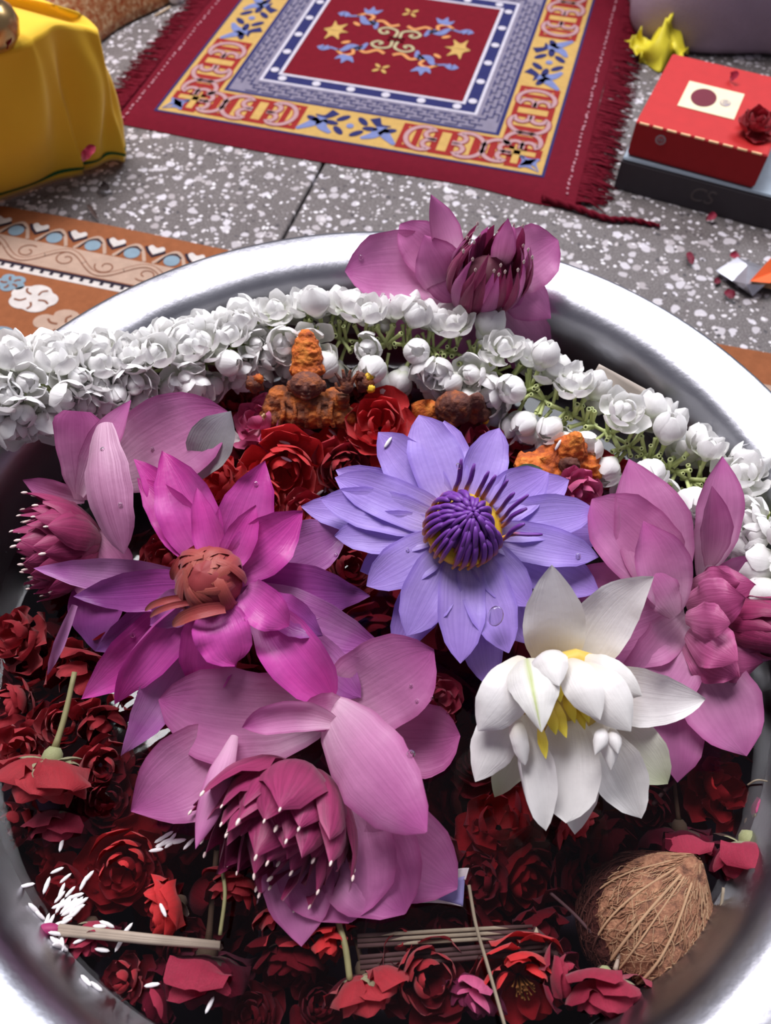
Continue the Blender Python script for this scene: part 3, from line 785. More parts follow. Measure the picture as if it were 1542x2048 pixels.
M_grn = petal_mat('sepal_grey_green', (0.40, 0.40, 0.36), (0.32, 0.31, 0.31), (0.20, 0.19, 0.22), vein=.6, veinc=(.24, .22, .26), spots=34, rough=.6)

def add_tips(fl):
    pass

# ------------------------------------------------------------------ violet water lily
def stamen_mat(name, base, mid, tip):
    t = NT(name); sep = t.node('ShaderNodeSeparateXYZ'); t.l(t.coord('UV'), sep.inputs[0])
    t.l(t.ramp(sep.outputs[0], [(0.0, base), (.28, mid), (.5, tip)]), t.p.inputs['Base Color']); t.setp(Roughness=.5); return t.m
M_stam = stamen_mat('stamen_purple', (0.80, 0.42, 0.02), (0.45, 0.15, 0.12), (0.155, 0.035, 0.30))
M_stamy = simple('stamen_yellow', (0.80, 0.50, 0.03), .5, nscale=80, var=.25)
vl = empty('violet_water_lily', at(922, 1062, .196)); tag(vl, 'open violet blue water lily with purple and yellow stamens in the tub centre', 'water lily')
ax = face(75, 22)
VB = (922, 1062, .200)
low = dict(P=VIOL, bulge=.05, cup=.35, ripple=.12, k=.4)
petals(vl, ax, (922, 1062, .190), [
    (888, 842, .212, 40, {}), (1138, 960, .206, 42, {}), (1227, 1064, .196, 42, {}), (1199, 1184, .190, 48, {'ripple': .14}), (1056, 1288, .176, 48, {}),
    (977, 1374, .166, 46, {}), (790, 1303, .166, 44, {}), (720, 1142, .182, 40, {}), (602, 1013, .196, 38, {}), (672, 940, .204, 38, {}), (1000, 930, .2, 40, {})], M_pur, low)
petals(vl, ax, VB, [
    (757, 864, .222, 46, {'curl': .10}), (838, 830, .226, 50, {}), (998, 856, .226, 42, {'cup': .6}), (1097, 945, .220, 46, {}), (1194, 1022, .212, 42, {}),
    (1197, 1114, .204, 38, {'ripple': .12}), (1060, 1213, .194, 42, {}), (1017, 1306, .187, 46, {}), (921, 1327, .185, 44, {}), (813, 1271, .187, 49, {}),
    (733, 1172, .194, 43, {}), (669, 1072, .202, 40, {'ripple': .1}), (641, 998, .210, 40, {}), (670, 955, .216, 46, {'P': BROAD})], M_pur, dict(P=VIOL, bulge=.06, cup=.34, ripple=.10, k=.4))
# stamens: a dome of tapering filaments over a yellow ring
def stamen(fl, pts, r, m, name='stamen', flat=.45, n=5):
    P = bez(pts, 9); v = []; f = []; uv = []
    ref = None; m_ = len(P)
    for i, p in enumerate(P):
        u = i / (m_ - 1); t = (P[min(i + 1, m_ - 1)] - P[max(i - 1, 0)]).normalized()
        if ref is None: ref = t.orthogonal().normalized()
        ref = (ref - t * ref.dot(t)).normalized(); b_ = t.cross(ref); rr = r * (1.15 - .45 * u) * (1 if u < .93 else .6)
        for k in range(n):
            a = 2 * pi * k / n; v.append(p + (ref * cos(a) + b_ * sin(a) * (flat + .4 * u)) * rr); uv.append((u, k / n))
    f = [(i * n + k, i * n + (k + 1) % n, (i + 1) * n + (k + 1) % n, (i + 1) * n + k) for i in range(m_ - 1) for k in range(n)] + [tuple((m_ - 1) * n + k for k in range(n))]
    return obj(name, v, f, m, fl, uv, True, None, fl.location)
rn = random.Random(7)
C = at(922, 1068, .204); e1 = ax.orthogonal().normalized(); e2 = ax.cross(e1); Rr = 76 * scl(922, 1060, .21)
MB().lathe([(1e-5, .002), (Rr * .6, .001), (Rr * .98, .004), (Rr * 1.02, .009), (Rr * .90, .011), (1e-5, .010)], 28, C, zrot(ax)).build('stamen_ring', M_stamy, vl, org=vl.location)
for ringi, (n, q0, q1, h) in enumerate(((26, .98, .66, .024), (22, .86, .40, .029), (16, .65, .18, .031), (7, .4, .05, .032))):
    for i in range(n):
        a = 2 * pi * (i + .5 * (ringi % 2)) / n + rn.uniform(-.08, .08); rad = e1 * cos(a) + e2 * sin(a)
        away = rad.dot((V_RIGHT + V_UP * .9).normalized())
        if ringi == 0 and away > .35:
            q1_, h_ = q0 + .35 * rn.uniform(.5, 1.2), .034 * rn.uniform(.9, 1.2)
            pts = [C + rad * Rr * q0 + ax * .003, C + rad * Rr * 1.10 + ax * .014, C + rad * Rr * 1.12 + ax * .024, C + rad * Rr * q1_ + ax * h_]
        elif ringi == 1 and away > .5: continue
        else:
            qq = q1 * rn.uniform(.85, 1.1)
            pts = [C + rad * Rr * q0 + ax * .003, C + rad * Rr * (q0 * 1.04) + ax * h * .5, C + rad * Rr * (q0 * .6 + qq * .4) + ax * h * .92, C + rad * Rr * qq + ax * h * rn.uniform(.98, 1.1)]
        stamen(vl, pts, .00215 * rn.uniform(.9, 1.1), M_stam)
stamen(vl, [at(1005, 1075, .212), at(1030, 1068, .220), at(1055, 1069, .222), at(1085, 1069, .222)], .0016, M_stam)
MB().ball(C + ax * .0145, (Rr * .72, Rr * .72, .012), 14, 8, zrot(ax)).build('pistil', simple('pistil_purple', (.13, .03, .24), .6), vl, org=vl.location)
# a water drop on the petal
dp = at(991, 1232, .2045)
def drop_mat():
    t = NT('water_drop'); t.setp(Roughness=.02, IOR=1.33); t.p.inputs['Transmission Weight'].default_value = 1.0; return t.m
M_drop = drop_mat()
dr = MB().ball((0, 0, 0), (.0042, .0055, .0016), 16, 10, zrot(tocam(dp))).build('water_drop', M_drop, None, loc=dp)
tag(dr, 'clear water drop on a front petal of the violet lily', 'water drop')

# ------------------------------------------------------------------ magenta water lily
ml = empty('magenta_water_lily', at(440, 1170, .190)); tag(ml, 'bright magenta water lily with curled red orange centre', 'water lily')
axm = face(-60, 15); MBp = (440, 1168, .196)
D = dict(P=MAGP, bulge=.06, cup=.5, ripple=.17, k=.35)
petals(ml, axm, (440, 1168, .182), [
    (690, 1062, .188, 64, {'m': M_magp, 'P': BROAD}), (740, 1192, .186, 54, {'m': M_magv}), (778, 1304, .176, 50, {'m': M_magp}), (68, 1136, .196, 34, {'m': M_magp}),
    (242, 1512, .150, 44, {'m': M_magp, 'bulge': .10, 'bend': -.02}), (163, 1397, .160, 50, {}), (268, 918, .226, 38, {'bend': .10, 'rr': 1.0, 'b': (390, 1150, .185)}),
    (722, 1396, .172, 46, {'m': M_magp, 'P': BROAD, 'b': (560, 1240, .180)}), (190, 1302, .165, 40, {'m': M_magv}), (400, 1250, .16, 40, {})], M_mag, D)
petals(ml, axm, MBp, [
    (326, 903, .228, 58, {'cup': .7}), (530, 922, .224, 54, {'cup': .7, 'bulge': .02}), (276, 956, .220, 46, {'cup': .8, 'bend': .04}), (606, 1022, .212, 52, {'bulge': .12}),
    (666, 1404, .178, 66, {'P': BROAD, 'cup': .9, 'b': (520, 1215, .192), 'bulge': .12}), (404, 1406, .168, 56, {'bulge': .14, 'cup': .6}), (231, 1408, .168, 44, {'bulge': .10, 'rr': 1.4, 'bend': .05}),
    (148, 1192, .198, 40, {'m': M_magv, 'bulge': .02}), (646, 1272, .196, 36, {'m': M_magv, 'b': (520, 1190, .198)})], M_mag, D)
petals(ml, axm, (440, 1165, .202), [
    (394, 976, .228, 36, {'cup': .9, 'P': SPEAR}), (578, 1252, .206, 44, {'b': (490, 1180, .204), 'bulge': .2, 'P': BROAD}), (470, 1330, .196, 60, {'P': BROAD, 'bulge': .22, 'b': (430, 1215, .203), 'cup': .7}),
    (300, 1250, .198, 36, {'b': (400, 1180, .203), 'm': M_magp}), (512, 1010, .222, 34, {'cup': .9})], M_mag, D)
petals(ml, axm, (290, 1205, .182), [(95, 1350, .150, 13, {'P': SPEAR, 'cup': 1.0, 'm': M_magp, 'b': (150, 1210, .182)})], M_mag, D)
# curled ribbon stamens
M_rib = petal_mat('stamen_ribbon', (0.28, 0.03, 0.035), (0.32, 0.045, 0.04), (0.42, 0.10, 0.07), vein=.55, veinc=(.24, .02, .03), spots=12, rough=.45, transl=.1)
Cm = at(432, 1165, .204); sm_ = scl(432, 1165, .21); am = face(110, 20); m1 = am.orthogonal().normalized(); m2 = am.cross(m1); Rm = 66 * sm_
MB().ball(Cm + am * .008, (Rm * .95, Rm * .95, Rm * .9), 18, 12, zrot(am), disp=.12, fq=3).build('stamen_heart', simple('heart_red', (.26, .03, .035), .6), ml, org=ml.location)
rn = random.Random(21)
for i in range(22):
    a = i * 2.39996; rad = m1 * cos(a) + m2 * sin(a); tg = am.cross(rad)
    q = rn.uniform(.6, 1.0); sg = rn.choice((-1, 1)); swirl = rn.uniform(.3, 1.0) * sg
    pts = [Cm + rad * Rm * q * 1.02 + am * .002, Cm + rad * Rm * (q * .98 + .12) + am * Rm * .62, Cm + rad * Rm * .62 + tg * Rm * .35 * swirl + am * Rm * 1.08, Cm + rad * Rm * .05 + tg * Rm * .6 * swirl + am * Rm * 1.12 * rn.uniform(.95, 1.15)]
    P_ = bez(pts, 12); v = []; f = []; uv = []; wd = Rm * rn.uniform(.15, .23)
    for j, p in enumerate(P_):
        u = j / 11; t = (P_[min(j + 1, 11)] - P_[max(j - 1, 0)]).normalized(); out = (p - (Cm + am * Rm * .3)).normalized(); sd = t.cross(out).normalized(); ww = wd * (1 - .55 * u * u)
        for k in range(-1, 2): v.append(p + sd * ww * k + out * (.10 * ww * (0 if k else 1) * 4) + out * .0006 * i / 6); uv.append((u, (k + 1) / 2))
        if j: f += [(3 * j - 3, 3 * j - 2, 3 * j + 1, 3 * j), (3 * j - 2, 3 * j - 1, 3 * j + 2, 3 * j + 1)]
    obj('curled_stamen', v, f, M_rib, ml, uv, True, None, ml.location)
for (tx, ty, w, bx, by) in ((345, 1252, 15, 450, 1215), (360, 1145, 13, 400, 1095), (290, 1222, 8, 380, 1195), (300, 1235, 7, 385, 1205), (345, 1160, 10, 372, 1110), (372, 1190, 10, 420, 1150)):
    petals(ml, am, (bx, by, .214), [(tx, ty, .206, w, {'P': STRAP, 'bulge': .22, 'cup': .6, 'm': M_rib, 'name': 'curled_stamen', 'bend': .06})], M_rib, dict(ripple=.02))

# ------------------------------------------------------------------ white water lily
wl = empty('white_water_lily', at(1150, 1440, .175)); tag(wl, 'white water lily with drooping petals and yellow stamens', 'water lily')
axw = face(-75, 25)
DW = dict(P=LILY, bulge=.08, cup=.6, ripple=.09, k=.3)
petals(wl, axw, (1150, 1400, .178), [
    (1103, 1130, .236, 66, {'b': (1108, 1310, .195), 'cup': .55, 'bulge': .03, 'P': SEPAL}), (1307, 1153, .226, 62, {'b': (1165, 1325, .190), 'cup': .5, 'bulge': -.06, 'P': SEPAL, 'bend': -.08}),
    (1411, 1398, .200, 62, {'b': (1195, 1370, .188), 'cup': .6, 'bend': .04, 'P': SEPAL}), (1336, 1568, .172, 60, {'b': (1200, 1420, .180), 'm': M_whtg}), (1282, 1637, .172, 58, {'b': (1185, 1440, .182)}),
    (1150, 1669, .160, 48, {'b': (1150, 1440, .172)}), (989, 1594, .166, 42, {'b': (1060, 1420, .176), 'm': M_whtg})], M_wht, DW)
petals(wl, axw, (1150, 1420, .190), [
    (1133, 1646, .182, 66, {'b': (1135, 1430, .186), 'P': BROAD, 'cup': .7}), (1091, 1661, .182, 46, {'b': (1045, 1430, .192), 'cup': .8, 'rr': 1.3, 'bulge': .12}),
    (950, 1563, .188, 50, {'b': (1030, 1400, .194), 'cup': -.55, 'bulge': .10}), (1050, 1530, .2, 22, {'b': (1030, 1440, .204), 'cup': -1.1, 'bulge': .16, 'P': STRAP})], M_wht, DW)
petals(wl, axw, (1110, 1320, .215), [
    (956, 1462, .206, 58, {'b': (1055, 1318, .208), 'cup': -.8, 'bulge': .22, 'P': BROAD}), (1262, 1462, .216, 56, {'b': (1160, 1325, .208), 'cup': -.8, 'bulge': .24, 'P': BROAD}),
    (1284, 1392, .212, 46, {'b': (1150, 1318, .204), 'cup': -.8, 'bulge': .24, 'P': BROAD}), (1200, 1440, .222, 42, {'b': (1135, 1318, .212), 'cup': -.7, 'bulge': .26, 'P': BROAD}),
    (1118, 1372, .228, 40, {'b': (1092, 1306, .212), 'cup': -.8, 'bulge': .30, 'P': BROAD}), (1083, 1464, .224, 58, {'b': (1058, 1316, .214), 'cup': -.75, 'bulge': .22, 'P': SEPAL, 'm': M_whts, 'seed': 5})], M_wht, DW)
petals(wl, axw, (1205, 1450, .2), [(1222, 1540, .204, 32, {'b': (1215, 1440, .200), 'cup': -1.5, 'bulge': .3, 'P': BROAD}), (1190, 1510, .212, 22, {'b': (1205, 1455, .206), 'cup': -1.4, 'bulge': .35, 'P': BROAD}), (1236, 1508, .211, 20, {'b': (1222, 1455, .206), 'cup': -1.4, 'bulge': .3, 'P': BROAD})], M_wht, DW)
M_wst = petal_mat('stamen_lemon', (0.72, 0.50, 0.10), (0.80, 0.58, 0.04), (0.80, 0.66, 0.06), vein=.2, rough=.45, transl=.15)
for (tx, ty, w, bx, by, z) in ((1121, 1405, 14, 1110, 1345, .206), (1133, 1476, 15, 1105, 1400, .204), (1092, 1518, 11, 1080, 1455, .206), (1150, 1447, 13, 1130, 1380, .203), (1178, 1446, 13, 1160, 1385, .202), (1112, 1470, 13, 1098, 1415, .205), (1105, 1392, 14, 1098, 1350, .206), (1140, 1395, 14, 1130, 1350, .206), (1162, 1425, 12, 1145, 1375, .203), (1170, 1460, 11, 1150, 1400, .2)):
    petals(wl, axw, (bx, by, z - .002), [(tx, ty, z, w, {'P': SPEAR, 'cup': -.5, 'bulge': .08, 'name': 'stamen'})], M_wst, dict(ripple=.02))
MB().ball(at(1135, 1400, .186), (.026, .030, .010), 18, 10, zrot(axw), disp=.1, fq=3).build('receptacle', M_wst, wl, org=wl.location)

# ------------------------------------------------------------------ pink lotuses
def core_tips(fl, base, axis, n, R, L, seed, dome=.35, flare=0., jitter=.12, skip=None):
    core(fl, base, axis, n, R, L, M_core, seed=seed, dome=dome, flare=flare, jitter=jitter, skip=skip)
    mesh = None
    rn = random.Random(seed + 99)
    for ch in [c for c in fl.children if c.name.startswith('inner_petal')]:
        if rn.random() < .55:
            vs_ = ch.data.vertices; tip = vs_[len(vs_) - 4].co.copy(); bk = vs_[len(vs_) - 4 - 7].co
            d = (tip - bk).normalized()
            if mesh is None:
                mb = MB().lathe([(1e-5, -.0018), (.0008, -.001), (.00095, .0006), (.0005, .0018), (1e-5, .0022)], 6); mesh = make_mesh('petal_tip', mb.v, mb.f, M_coretip)
            o = link('petal_tip', mesh, ch, tip); o.rotation_mode = 'QUATERNION'; o.rotation_quaternion = d.to_track_quat('Z', 'Y')
            s = rn.uniform(.6, 1.1); o.scale = (s, s, s)

# front lotus
L1 = empty('pink_lotus', at(640, 1500, .140)); tag(L1, 'large pink lotus facing the viewer at the front of the tub', 'lotus')
a1x = face(-115, 42)
DL = dict(P=LOTUS, bulge=.10, cup=.55, ripple=.08, k=.3)
petals(L1, a1x, (650, 1440, .140), [
    (318, 1398, .172, 98, {'P': BROAD, 'b': (655, 1420, .158), 'cup': .35, 'bend': -.04}), (868, 1300, .184, 92, {'P': BROAD, 'b': (655, 1425, .158), 'cup': .35}), (262, 1622, .160, 92, {'b': (480, 1470, .150), 'cup': .5}),
    (915, 1775, .152, 100, {'P': BROAD, 'b': (660, 1560, .146), 'cup': .4}), (604, 1892, .146, 74, {'b': (600, 1640, .146), 'cup': .4}), (700, 1845, .149, 128, {'P': BROAD, 'b': (660, 1600, .148), 'cup': .5}),
    (810, 1828, .152, 110, {'P': BROAD, 'b': (680, 1590, .149), 'cup': .5}), (920, 1470, .150, 80, {'P': BROAD, 'm': M_pinkl2, 'b': (760, 1470, .140)})], M_pinkl, DL)
petals(L1, a1x, (650, 1440, .17), [
    (852, 1665, .212, 88, {'P': BROAD, 'b': (655, 1412, .178), 'cup': -.45, 'bulge': .10, 'm': M_pinkl}), (391, 1698, .182, 32, {'b': (470, 1470, .170), 'cup': -.9, 'bulge': .08}),
    (484, 1455, .196, 36, {'P': BROAD, 'b': (668, 1445, .184), 'cup': .8, 'bulge': .05, 'bend': .12}), (600, 1430, .19, 40, {'b': (680, 1410, .178), 'P': BROAD})], M_pinkl, DL)
core_tips(L1, at(612, 1545, .150), a1x, 74, 186 * scl(600, 1580, .17), .058, 11, dome=.22)
# left lotus
L2 = empty('pink_lotus', at(215, 1060, .150)); tag(L2, 'pink lotus with striped curled petal and dark heart facing the left tub wall', 'lotus')
a2x = face(185, 62)
petals(L2, a2x, (230, 1060, .165), [
    (455, 823, .218, 90, {'P': BROAD, 'b': (225, 950, .190), 'cup': .5, 'bulge': .10}), (462, 822, .224, 48, {'m': M_grn, 'b': (395, 950, .196), 'cup': .4, 'name': 'sepal', 'label': 'grey green outer sepal'}),
    (262, 800, .236, 34, {'b': (160, 990, .200), 'cup': .6, 'm': M_pinkl}), (152, 822, .236, 50, {'P': BLUNT, 'b': (160, 1000, .196), 'cup': -.4, 'bulge': .06, 'm': M_pinkl2}),
    (190, 1302, .150, 58, {'b': (220, 1120, .160), 'm': M_magv}), (45, 960, .20, 24, {'b': (170, 1000, .180), 'm': M_pinkl2}), (260, 1200, .165, 70, {'b': (180, 1080, .17), 'P': BROAD, 'm': M_pinkl2})], M_pinkl, DL)
petals(L2, a2x, (230, 1060, .19), [(248, 1108, .214, 52, {'m': M_vein, 'P': BROAD, 'b': (205, 845, .238), 'cup': -.8, 'bulge': .14})], M_pinkl, DL)
core_tips(L2, at(205, 1085, .165), a2x, 52, 118 * scl(150, 1080, .18), .046, 12, dome=.25)
# right lotus
L3 = empty('pink_lotus', at(1375, 1230, .150)); tag(L3, 'pink lotus with half closed crumpled heart against the right tub wall', 'lotus')
a3x = face(-15, 48)
petals(L3, a3x, (1360, 1230, .160), [
    (1130, 1150, .190, 62, {'P': BROAD}), (1184, 998, .216, 80, {'P': BROAD, 'b': (1345, 1170, .186)}), (1258, 918, .222, 78, {'P': LOTUS, 'b': (1330, 1215, .180), 'cup': .5}), (1445, 912, .226, 50, {'b': (1405, 1150, .180), 'cup': .6}), (1530, 1120, .190, 80, {'P': BROAD, 'b': (1420, 1260, .160)}),
    (1355, 1565, .146, 60, {'b': (1330, 1330, .156)}), (1492, 1512, .158, 84, {'P': LOTUS, 'b': (1375, 1310, .162), 'm': M_pinkl}), (1250, 1420, .168, 80, {'P': BROAD, 'b': (1380, 1240, .168)}), (1200, 1300, .18, 66, {'P': BROAD, 'b': (1370, 1230, .17)}),
    (1540, 1320, .165, 50, {'P': BROAD, 'm': M_pinkl2, 'b': (1440, 1230, .160)})], M_pinkl, DL)
petals(L3, a3x, (1360, 1230, .18), [(1287, 1042, .222, 60, {'b': (1345, 1225, .190), 'cup': .7, 'm': M_pinkl}), (1424, 972, .232, 36, {'b': (1418, 1130, .190), 'cup': .9, 'm': M_pinkl2}), (1290, 1130, .210, 40, {'P': BROAD, 'b': (1352, 1232, .194), 'cup': -.5})], M_pinkl, DL)
a3c = face(-25, 38)
core_tips(L3, at(1432, 1240, .172), face(-5, 45), 34, 74 * scl(1440, 1230, .19), .044, 13, dome=.15, flare=-.25)
petals(L3, a3c, (1395, 1240, .18), [
    (1512, 1170, .196, 60, {'b': (1375, 1200, .176)}), (1526, 1325, .180, 56, {'b': (1415, 1300, .172)}), (1478, 1354, .182, 54, {'b': (1372, 1285, .176)}),
    (1492, 1196, .206, 54, {'b': (1372, 1212, .184)}), (1476, 1322, .194, 52, {'b': (1375, 1262, .182)}), (1462, 1246, .206, 40, {'b': (1370, 1236, .190)}), (1480, 1165, .204, 36, {'b': (1385, 1170, .186)})], M_heartl,
    dict(P=LILY, cup=-.5, bulge=.10, ripple=.2, k=.3, name='inner_petal'))
# rear lotus
L4 = empty('pink_lotus', at(948, 610, .165)); tag(L4, 'pink lotus with cupped red heart standing at the far rim behind the garland', 'lotus')
a4x = (Vector((0.08, -.25, 1))).normalized()
petals(L4, a4x, (948, 600, .180), [
    (862, 389, .268, 34, {'b': (905, 520, .215), 'cup': .7}), (1016, 436, .262, 26, {'b': (1000, 530, .215), 'm': M_pinkl2}), (800, 448, .235, 50, {'P': BROAD, 'b': (900, 560, .200)}),
    (690, 542, .214, 74, {'P': BROAD, 'b': (900, 545, .198), 'cup': .5, 'bulge': .14}), (1116, 480, .228, 66, {'P': BROAD, 'b': (1000, 560, .200), 'cup': .5}), (1102, 637, .190, 46, {'b': (1000, 560, .198), 'cup': -.5, 'bulge': .14}),
    (1098, 736, .150, 78, {'P': LOTUS, 'b': (985, 590, .190), 'cup': -.4, 'bulge': .10}), (900, 730, .150, 84, {'P': BROAD, 'b': (930, 590, .188), 'cup': -.3, 'bulge': .10}), (705, 640, .180, 76, {'P': BROAD, 'b': (900, 585, .186), 'cup': .3})], M_pinkl, DL)
petals(L4, a4x, (948, 600, .19), [(848, 470, .245, 52, {'b': (905, 596, .202), 'cup': -.5, 'bulge': .12, 'm': M_pinkl}), (1040, 610, .20, 40, {'b': (985, 560, .200), 'P': BROAD, 'cup': -.5}), (925, 600, .206, 40, {'b': (850, 520, .226), 'P': BROAD, 'm': M_pinkl2, 'cup': -.4})], M_pinkl, DL)
rn = random.Random(31)
Bc = at(958, 600, .190); sR = 74 * scl(958, 540, .21)
for i in range(44):      # upright ring of inner petals, open in the middle
    a = i * 2.39996; q = .70 + .30 * (i / 44); rad = Vector((cos(a), sin(a), 0))
    T = Bc + rad * sR * q * rn.uniform(.85, 1.05) + a4x * .062 * rn.uniform(.85, 1.08) * (1.08 - .25 * (i / 44)); B_ = Bc + rad * sR * q * .8
    petal(L4, 'inner_petal', B_, T, sR * .21, -rad, M_core if i % 3 else M_pinkl2, P=SPEAR, bulge=-.14, cup=.7, nu=8, nv=6)
MB().ball(Bc + a4x * .022, (sR * .62, sR * .62, .020), 16, 10, zrot(a4x)).build('seed_pod', simple('pod_dark', (.12, .03, .05), .7, nscale=60), L4, org=L4.location)
tipm = None
for ch in [c for c in L4.children if c.name.startswith('inner_petal')]:
    if rn.random() < .6:
        vs_ = ch.data.vertices; tip = vs_[len(vs_) - 4].co.copy()
        if tipm is None:
            mb = MB().lathe([(1e-5, -.0014), (.0007, -.001), (.0009, .0006), (1e-5, .002)], 6); tipm = make_mesh('petal_tip', mb.v, mb.f, M_coretip)
        link('petal_tip', tipm, ch, tip)
# ================================================================== JASMINE GARLAND
M_jas = petal_mat('jasmine_white', (0.70, 0.76, 0.54), (0.90, 0.89, 0.87), (0.93, 0.92, 0.91), vein=.08, veinc=(.8, .78, .74), spots=8, rough=.5, transl=.3, patch=(.94, .93, .93))
M_tube = simple('jasmine_tube', (0.50, 0.56, 0.24), .5, nscale=90, var=.3)
def bud_geo(seed, R=.0098, H=.0125):
    rn = random.Random(seed); v = []; f = []; uv = []; nu, nv = 24, 14; tw = rn.uniform(1.5, 2.6)
    for j in range(nv + 1):
        t = j / nv; ph = pi * t
        rr = sin(ph) ** .8 * (1 - .12 * cos(ph))
        for i in range(nu):
            th = 2 * pi * i / nu
            sw = ((th * 3 / (2 * pi) + tw * t) % 1.0)
            k = 1 + .13 * (sw - .5) * sin(ph) ** .5
            v.append(Vector((R * rr * k * cos(th), R * rr * k * sin(th), -H * cos(ph) * .95 + H * .75))); uv.append((.35 + .5 * t, sw))
    f = [(j * nu + i, j * nu + (i + 1) % nu, (j + 1) * nu + (i + 1) % nu, (j + 1) * nu + i) for j in range(nv) for i in range(nu)]
    return v, f, uv
def add_geo(acc, g):
    n = len(acc[0]); acc[0].extend(g[0]); acc[1].extend([tuple(i + n for i in q) for q in g[1]]); acc[2].extend(g[2])
def blossom_mesh(kind, seed):
    rn = random.Random(seed); acc = ([], [], [])
    add_geo(acc, bud_geo(seed, .0058 if kind == 0 else .0040, .0095 if kind == 0 else .0075))
    lay = (((5, 5, .0205, .0088),), ((3, 6, .0150, .0066), (5, 26, .0185, .0080)), ((3, 8, .0135, .0062), (5, 34, .0165, .0074), (6, 64, .0170, .0078)), ((4, 14, .0130, .0062), (5, 46, .0165, .0076), (5, 86, .0155, .0076)))[kind]
    for n, op, L, w in lay:
        a0 = rn.uniform(0, 6)
        for i in range(n):
            a = a0 + 2 * pi * i / n + rn.uniform(-.25, .25); o = radians(op + rn.uniform(-6, 10)); rad = Vector((cos(a), sin(a), 0)); up = Vector((0, 0, 1)) * sin(o) - rad * cos(o)
            B = rad * .0016 + Vector((0, 0, .0005)); l = L * rn.uniform(.88, 1.08); T = B + rad * sin(o) * l + Vector((0, 0, cos(o) * l))
            if op < 20: T = T - rad * .0012; 
            add_geo(acc, petal_geo(B, T, w * rn.uniform(.9, 1.12), up, P=ROSEP, bulge=-.34 if op < 20 else -.25, curl=rn.uniform(-.08, .12) if op > 20 else 0, cup=1.05 if op < 20 else .85, ripple=.10 if op > 20 else .05, nu=8, nv=6, seed=seed * 50 + i))
    return make_mesh('blossom', acc[0], acc[1], M_jas, acc[2])
BLO = [[blossom_mesh(k, 10 * k + s) for s in range(3)] for k in range(4)]
tm_ = MB().lathe([(1e-5, -.0125), (.0012, -.0125), (.0011, -.009), (.0013, -.004), (.0019, .0005), (.0030, .0028)], 8)
TUBE = make_mesh('tube', tm_.v, tm_.f, M_tube)
tm_ = MB().lathe([(.0009, -.0122), (.0017, -.0125), (.0019, -.0115), (.0014, -.0098), (.0013, 0), (.0015, .006), (1e-5, .0065)], 7)
STALK = make_mesh('stalk', tm_.v, tm_.f, M_tube)
gpath = [(-90, 800, .232), (-20, 790, .226), (70, 778, .220), (180, 762, .208), (300, 745, .196), (420, 712, .188), (520, 680, .186), (620, 668, .188), (720, 684, .186), (830, 692, .184), (930, 714, .182), (1020, 760, .178), (1110, 812, .176), (1200, 858, .174), (1290, 908, .170), (1370, 956, .166), (1440, 996, .164), (1510, 1030, .170), (1580, 1085, .185), (1640, 1160, .205)]
GP = bez([at(*p) for p in gpath], 400)
gl = empty('jasmine_garland', at(620, 668, .178)); tag(gl, 'long strung garland of white jasmine blossoms with green stalks across the tub', 'garland')
th = MB().tube(GP[::4], .0012, 6); th.build('string', M_tube, gl, org=gl.location)
rn = random.Random(77)
cum = [0.0]
for a, b in zip(GP, GP[1:]): cum.append(cum[-1] + (b - a).length)
Ltot = cum[-1]
def along(s):
    for i in range(len(cum) - 1):
        if cum[i + 1] >= s: return GP[i].lerp(GP[i + 1], (s - cum[i]) / max(1e-9, cum[i + 1] - cum[i])), (GP[min(i + 3, 399)] - GP[max(i - 3, 0)]).normalized()
    return GP[-1], (GP[-1] - GP[-4]).normalized()
def put(mesh, name, par, p, d, s, spin):
    o = link(name, mesh, par, p); o.rotation_mode = 'QUATERNION'
    o.rotation_quaternion = Vector(d).to_track_quat('Z', 'Y') @ Quaternion((0, 0, 1), spin); o.scale = (s, s, s); return o
def proj(q):
    d = Vector(q) - Vector((0, 0, CAM_H)); a = -d.dot(V_BACK); return 771 + FPX * d.x / a, 1024 - FPX * d.dot(V_UP) / a
s = 0.0; nb = 0; row = 0
while s < Ltot:
    p, t = along(s); vd = (tocam(p) * .6 + Vector((0, 0, .5))).normalized(); vd = (vd - t * vd.dot(t)).normalized(); sd = t.cross(vd)
    dense = s / Ltot < .30
    phs = (72, -66, 108, -112) if row % 2 else (96, -92, 44, -40)
    if dense: phs = (62, -62, 100, -100, 8) if row % 2 else (38, -38, 82, -82, -15)
    for ph in phs:
        a = radians(ph + rn.uniform(-14, 14)); d = (vd * cos(a) + sd * sin(a) + t * rn.uniform(-.35, .35)).normalized()
        if 1212 < proj(p + d * .016)[0] < 1290 and 742 < proj(p + d * .016)[1] < 838: continue
        kind = rn.choices((0, 1, 2, 3), (4, 4, 2.5, 1.6) if not dense else (1.5, 4, 3, 2.5))[0]
        rr = rn.uniform(.0115, .0175) if dense else rn.uniform(.0120, .0195); c = p + d * rr + t * rn.uniform(-.003, .003)
        o = put(rn.choice(BLO[kind]), 'blossom', gl, c - gl.location, (d + Vector((rn.uniform(-.3, .3), rn.uniform(-.3, .3), rn.uniform(-.2, .4)))).normalized(), rn.uniform(.86, 1.12) * (1.0 if dense else 1.06), rn.uniform(0, 6)); nb += 1
        link('tube', TUBE, o)
    for q in range(2 if dense else 7):
        a = radians(rn.uniform(-80, 80)); d = (vd * cos(a) + sd * sin(a) + t * rn.uniform(-.9, .9)).normalized()
        put(STALK, 'stalk', gl, p - gl.location + t * rn.uniform(-.004, .004) + d * .002, -d, rn.uniform(.7, 1.05), 0)
    s += .0128 if dense else .0150; row += 1
print('blossoms', nb)

